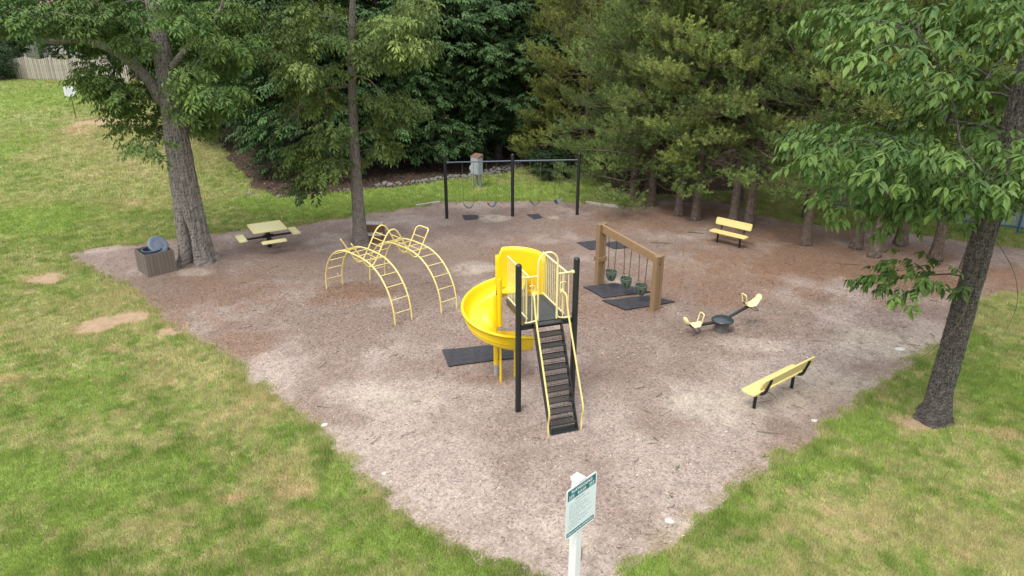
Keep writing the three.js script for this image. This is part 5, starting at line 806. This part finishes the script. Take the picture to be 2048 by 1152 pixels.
  for (const [x, y] of [[1307, 888], [1530, 915], [1355, 938], [1340, 990], [1790, 622], [1312, 880]]) { const p = G(x, y), t = thing('weed', 'small green weed sprouting in the mulch', 'weed', [p.x, 0.012, p.z], x, 'weeds in the mulch'), m = leafMat.clone(); m.color.setRGB(0.10, 0.17, 0.04); for (let k = 0; k < 4; k++) { const q = part(t, 'leaf_spray', wl, m); q.rotation.set(-0.7, k * 1.6, 0); q.scale.setScalar(0.45 + 0.08 * k); } }
}
// ---------------------------------------------------------------- beyond the lawn: picket fence, house, blue railing
{
  const a = GT(14, 158), b = GT(262, 166), L = a.distanceTo(b), d = b.clone().sub(a).setY(0).normalize(), t = thing('picket_fence', 'weathered pale picket fence with scalloped top beyond the lawn', 'fence', [a.x, a.y, a.z], Math.atan2(-d.z, d.x)), n = Math.floor(L / 0.2), r = rng(3), sh = [0.82, 1, 1.15].map(k => { const m = M.fenceWood.clone(); m.color.setRGB(k, k, k); return m; });
  const gy = x => heightZ(a.x + d.x * x, a.z + d.z * x) - a.y;
  for (let k = 0; k < n; k++) { const x = k * 0.2, ph = (x % 2.44) / 2.44, h = 1.72 + 0.20 * Math.pow(Math.abs(ph * 2 - 1), 1.6), s = new THREE.Shape(); s.moveTo(-0.075, 0.06); s.lineTo(0.075, 0.06); s.lineTo(0.075, h - 0.03); s.lineTo(0.045, h); s.lineTo(-0.045, h); s.lineTo(-0.075, h - 0.03); const g = new THREE.ExtrudeGeometry(s, { depth: 0.02, bevelEnabled: false }); g.translate(x, gy(x), 0.03 + (k % 2 ? 0.012 : 0)); part(t, 'picket', g, sh[Math.floor(r() * 3)]); }
  for (let k = 0; k * 2.44 <= L; k++) { const p = part(t, 'post', rbox(0.10, 2.08, 0.10, 0.01, k * 2.44, 1.02 + gy(k * 2.44), -0.05), M.fenceWood); }
  for (const y of [0.4, 1.3]) part(t, 'rail', bar(V(0, y + gy(0), 0), V(L, y + gy(L), 0), 0.04, 0.09), M.fenceWood);
  // house
  const hx = (95 - 1024) / FPX * 92 * 1.03, hz = -90, gyh = heightZ(hx, hz), h = thing('house', 'pale sided house with a faded red brown roof behind the fence', 'house', [hx, gyh, hz], 0.3);
  part(h, 'wall', rbox(15, 5.2, 9, 0.02, 0, 2.6, -4.5), M.siding);
  for (let k = 0; k < 34; k++) part(h, 'clapboard', rbox(15.04, 0.135, 0.02, 0.004, 0, 0.2 + k * 0.15, 0.012), M.siding);
  const roof = new THREE.Shape(); roof.moveTo(-0.6, 0); roof.lineTo(4.5, 3.4); roof.lineTo(9.6, 0); roof.lineTo(9.6, -0.15); roof.lineTo(-0.6, -0.15); const rg = new THREE.ExtrudeGeometry(roof, { depth: 16, bevelEnabled: false }); rg.rotateY(Math.PI / 2); rg.translate(-8, 5.35, 0); const rf = part(h, 'roof', rg, M.roof);
  part(rf, 'chimney', rbox(0.8, 1.8, 0.8, 0.02, 3, 8.6, -4.2), M.rust);
  for (const x of [-5, -1.6, 1.8, 5.2]) for (const y of [1.0, 3.5]) { if (y < 2 && x === -1.6) continue; const w = part(h, 'window', rbox(1.2, 1.4, 0.06, 0.01, x, y + 0.7, 0.045), M.white); part(w, 'pane', rbox(1.02, 1.2, 0.02, 0.004, x, y + 0.7, 0.078), M.pane); part(w, 'muntin', [rbox(0.035, 1.2, 0.02, 0.003, x, y + 0.7, 0.094), rbox(1.02, 0.04, 0.021, 0.003, x, y + 0.7, 0.0945)], M.white); }
  const dr = part(h, 'door', rbox(1.0, 2.1, 0.06, 0.01, -1.6, 1.05, 0.05), M.white); part(dr, 'handle', rbox(0.06, 0.14, 0.05, 0.01, -1.2, 1.0, 0.1), M.galv);
  // blue railed court screen behind the grove
  const p = G(1660, 418), q = G(2120, 478), dd = q.clone().sub(p), LL = dd.length(), c = thing('court_railing', 'blue rail fence with grey screens behind the cedar grove', 'fence', [p.x, 0, p.z], Math.atan2(-dd.z, dd.x)), m = 6;
  for (let k = 0; k <= m; k++) part(c, 'post', tubeGeo(P3([[LL * k / m, -0.03, 0], [LL * k / m, 1.85, 0]]), 0.035, 10), M.blueRail);
  for (const y of [0.22, 1.78]) part(c, 'rail', tubeGeo(P3([[0, y, 0], [LL, y, 0]]), 0.028, 8), M.blueRail);
  for (let k = 0; k < m; k++) part(c, 'screen', rbox(LL / m - 0.1, 1.44, 0.012, 0.004, LL * (k + 0.5) / m, 1.0, -0.045), M.screen);
}
renderer.render(scene, camera);
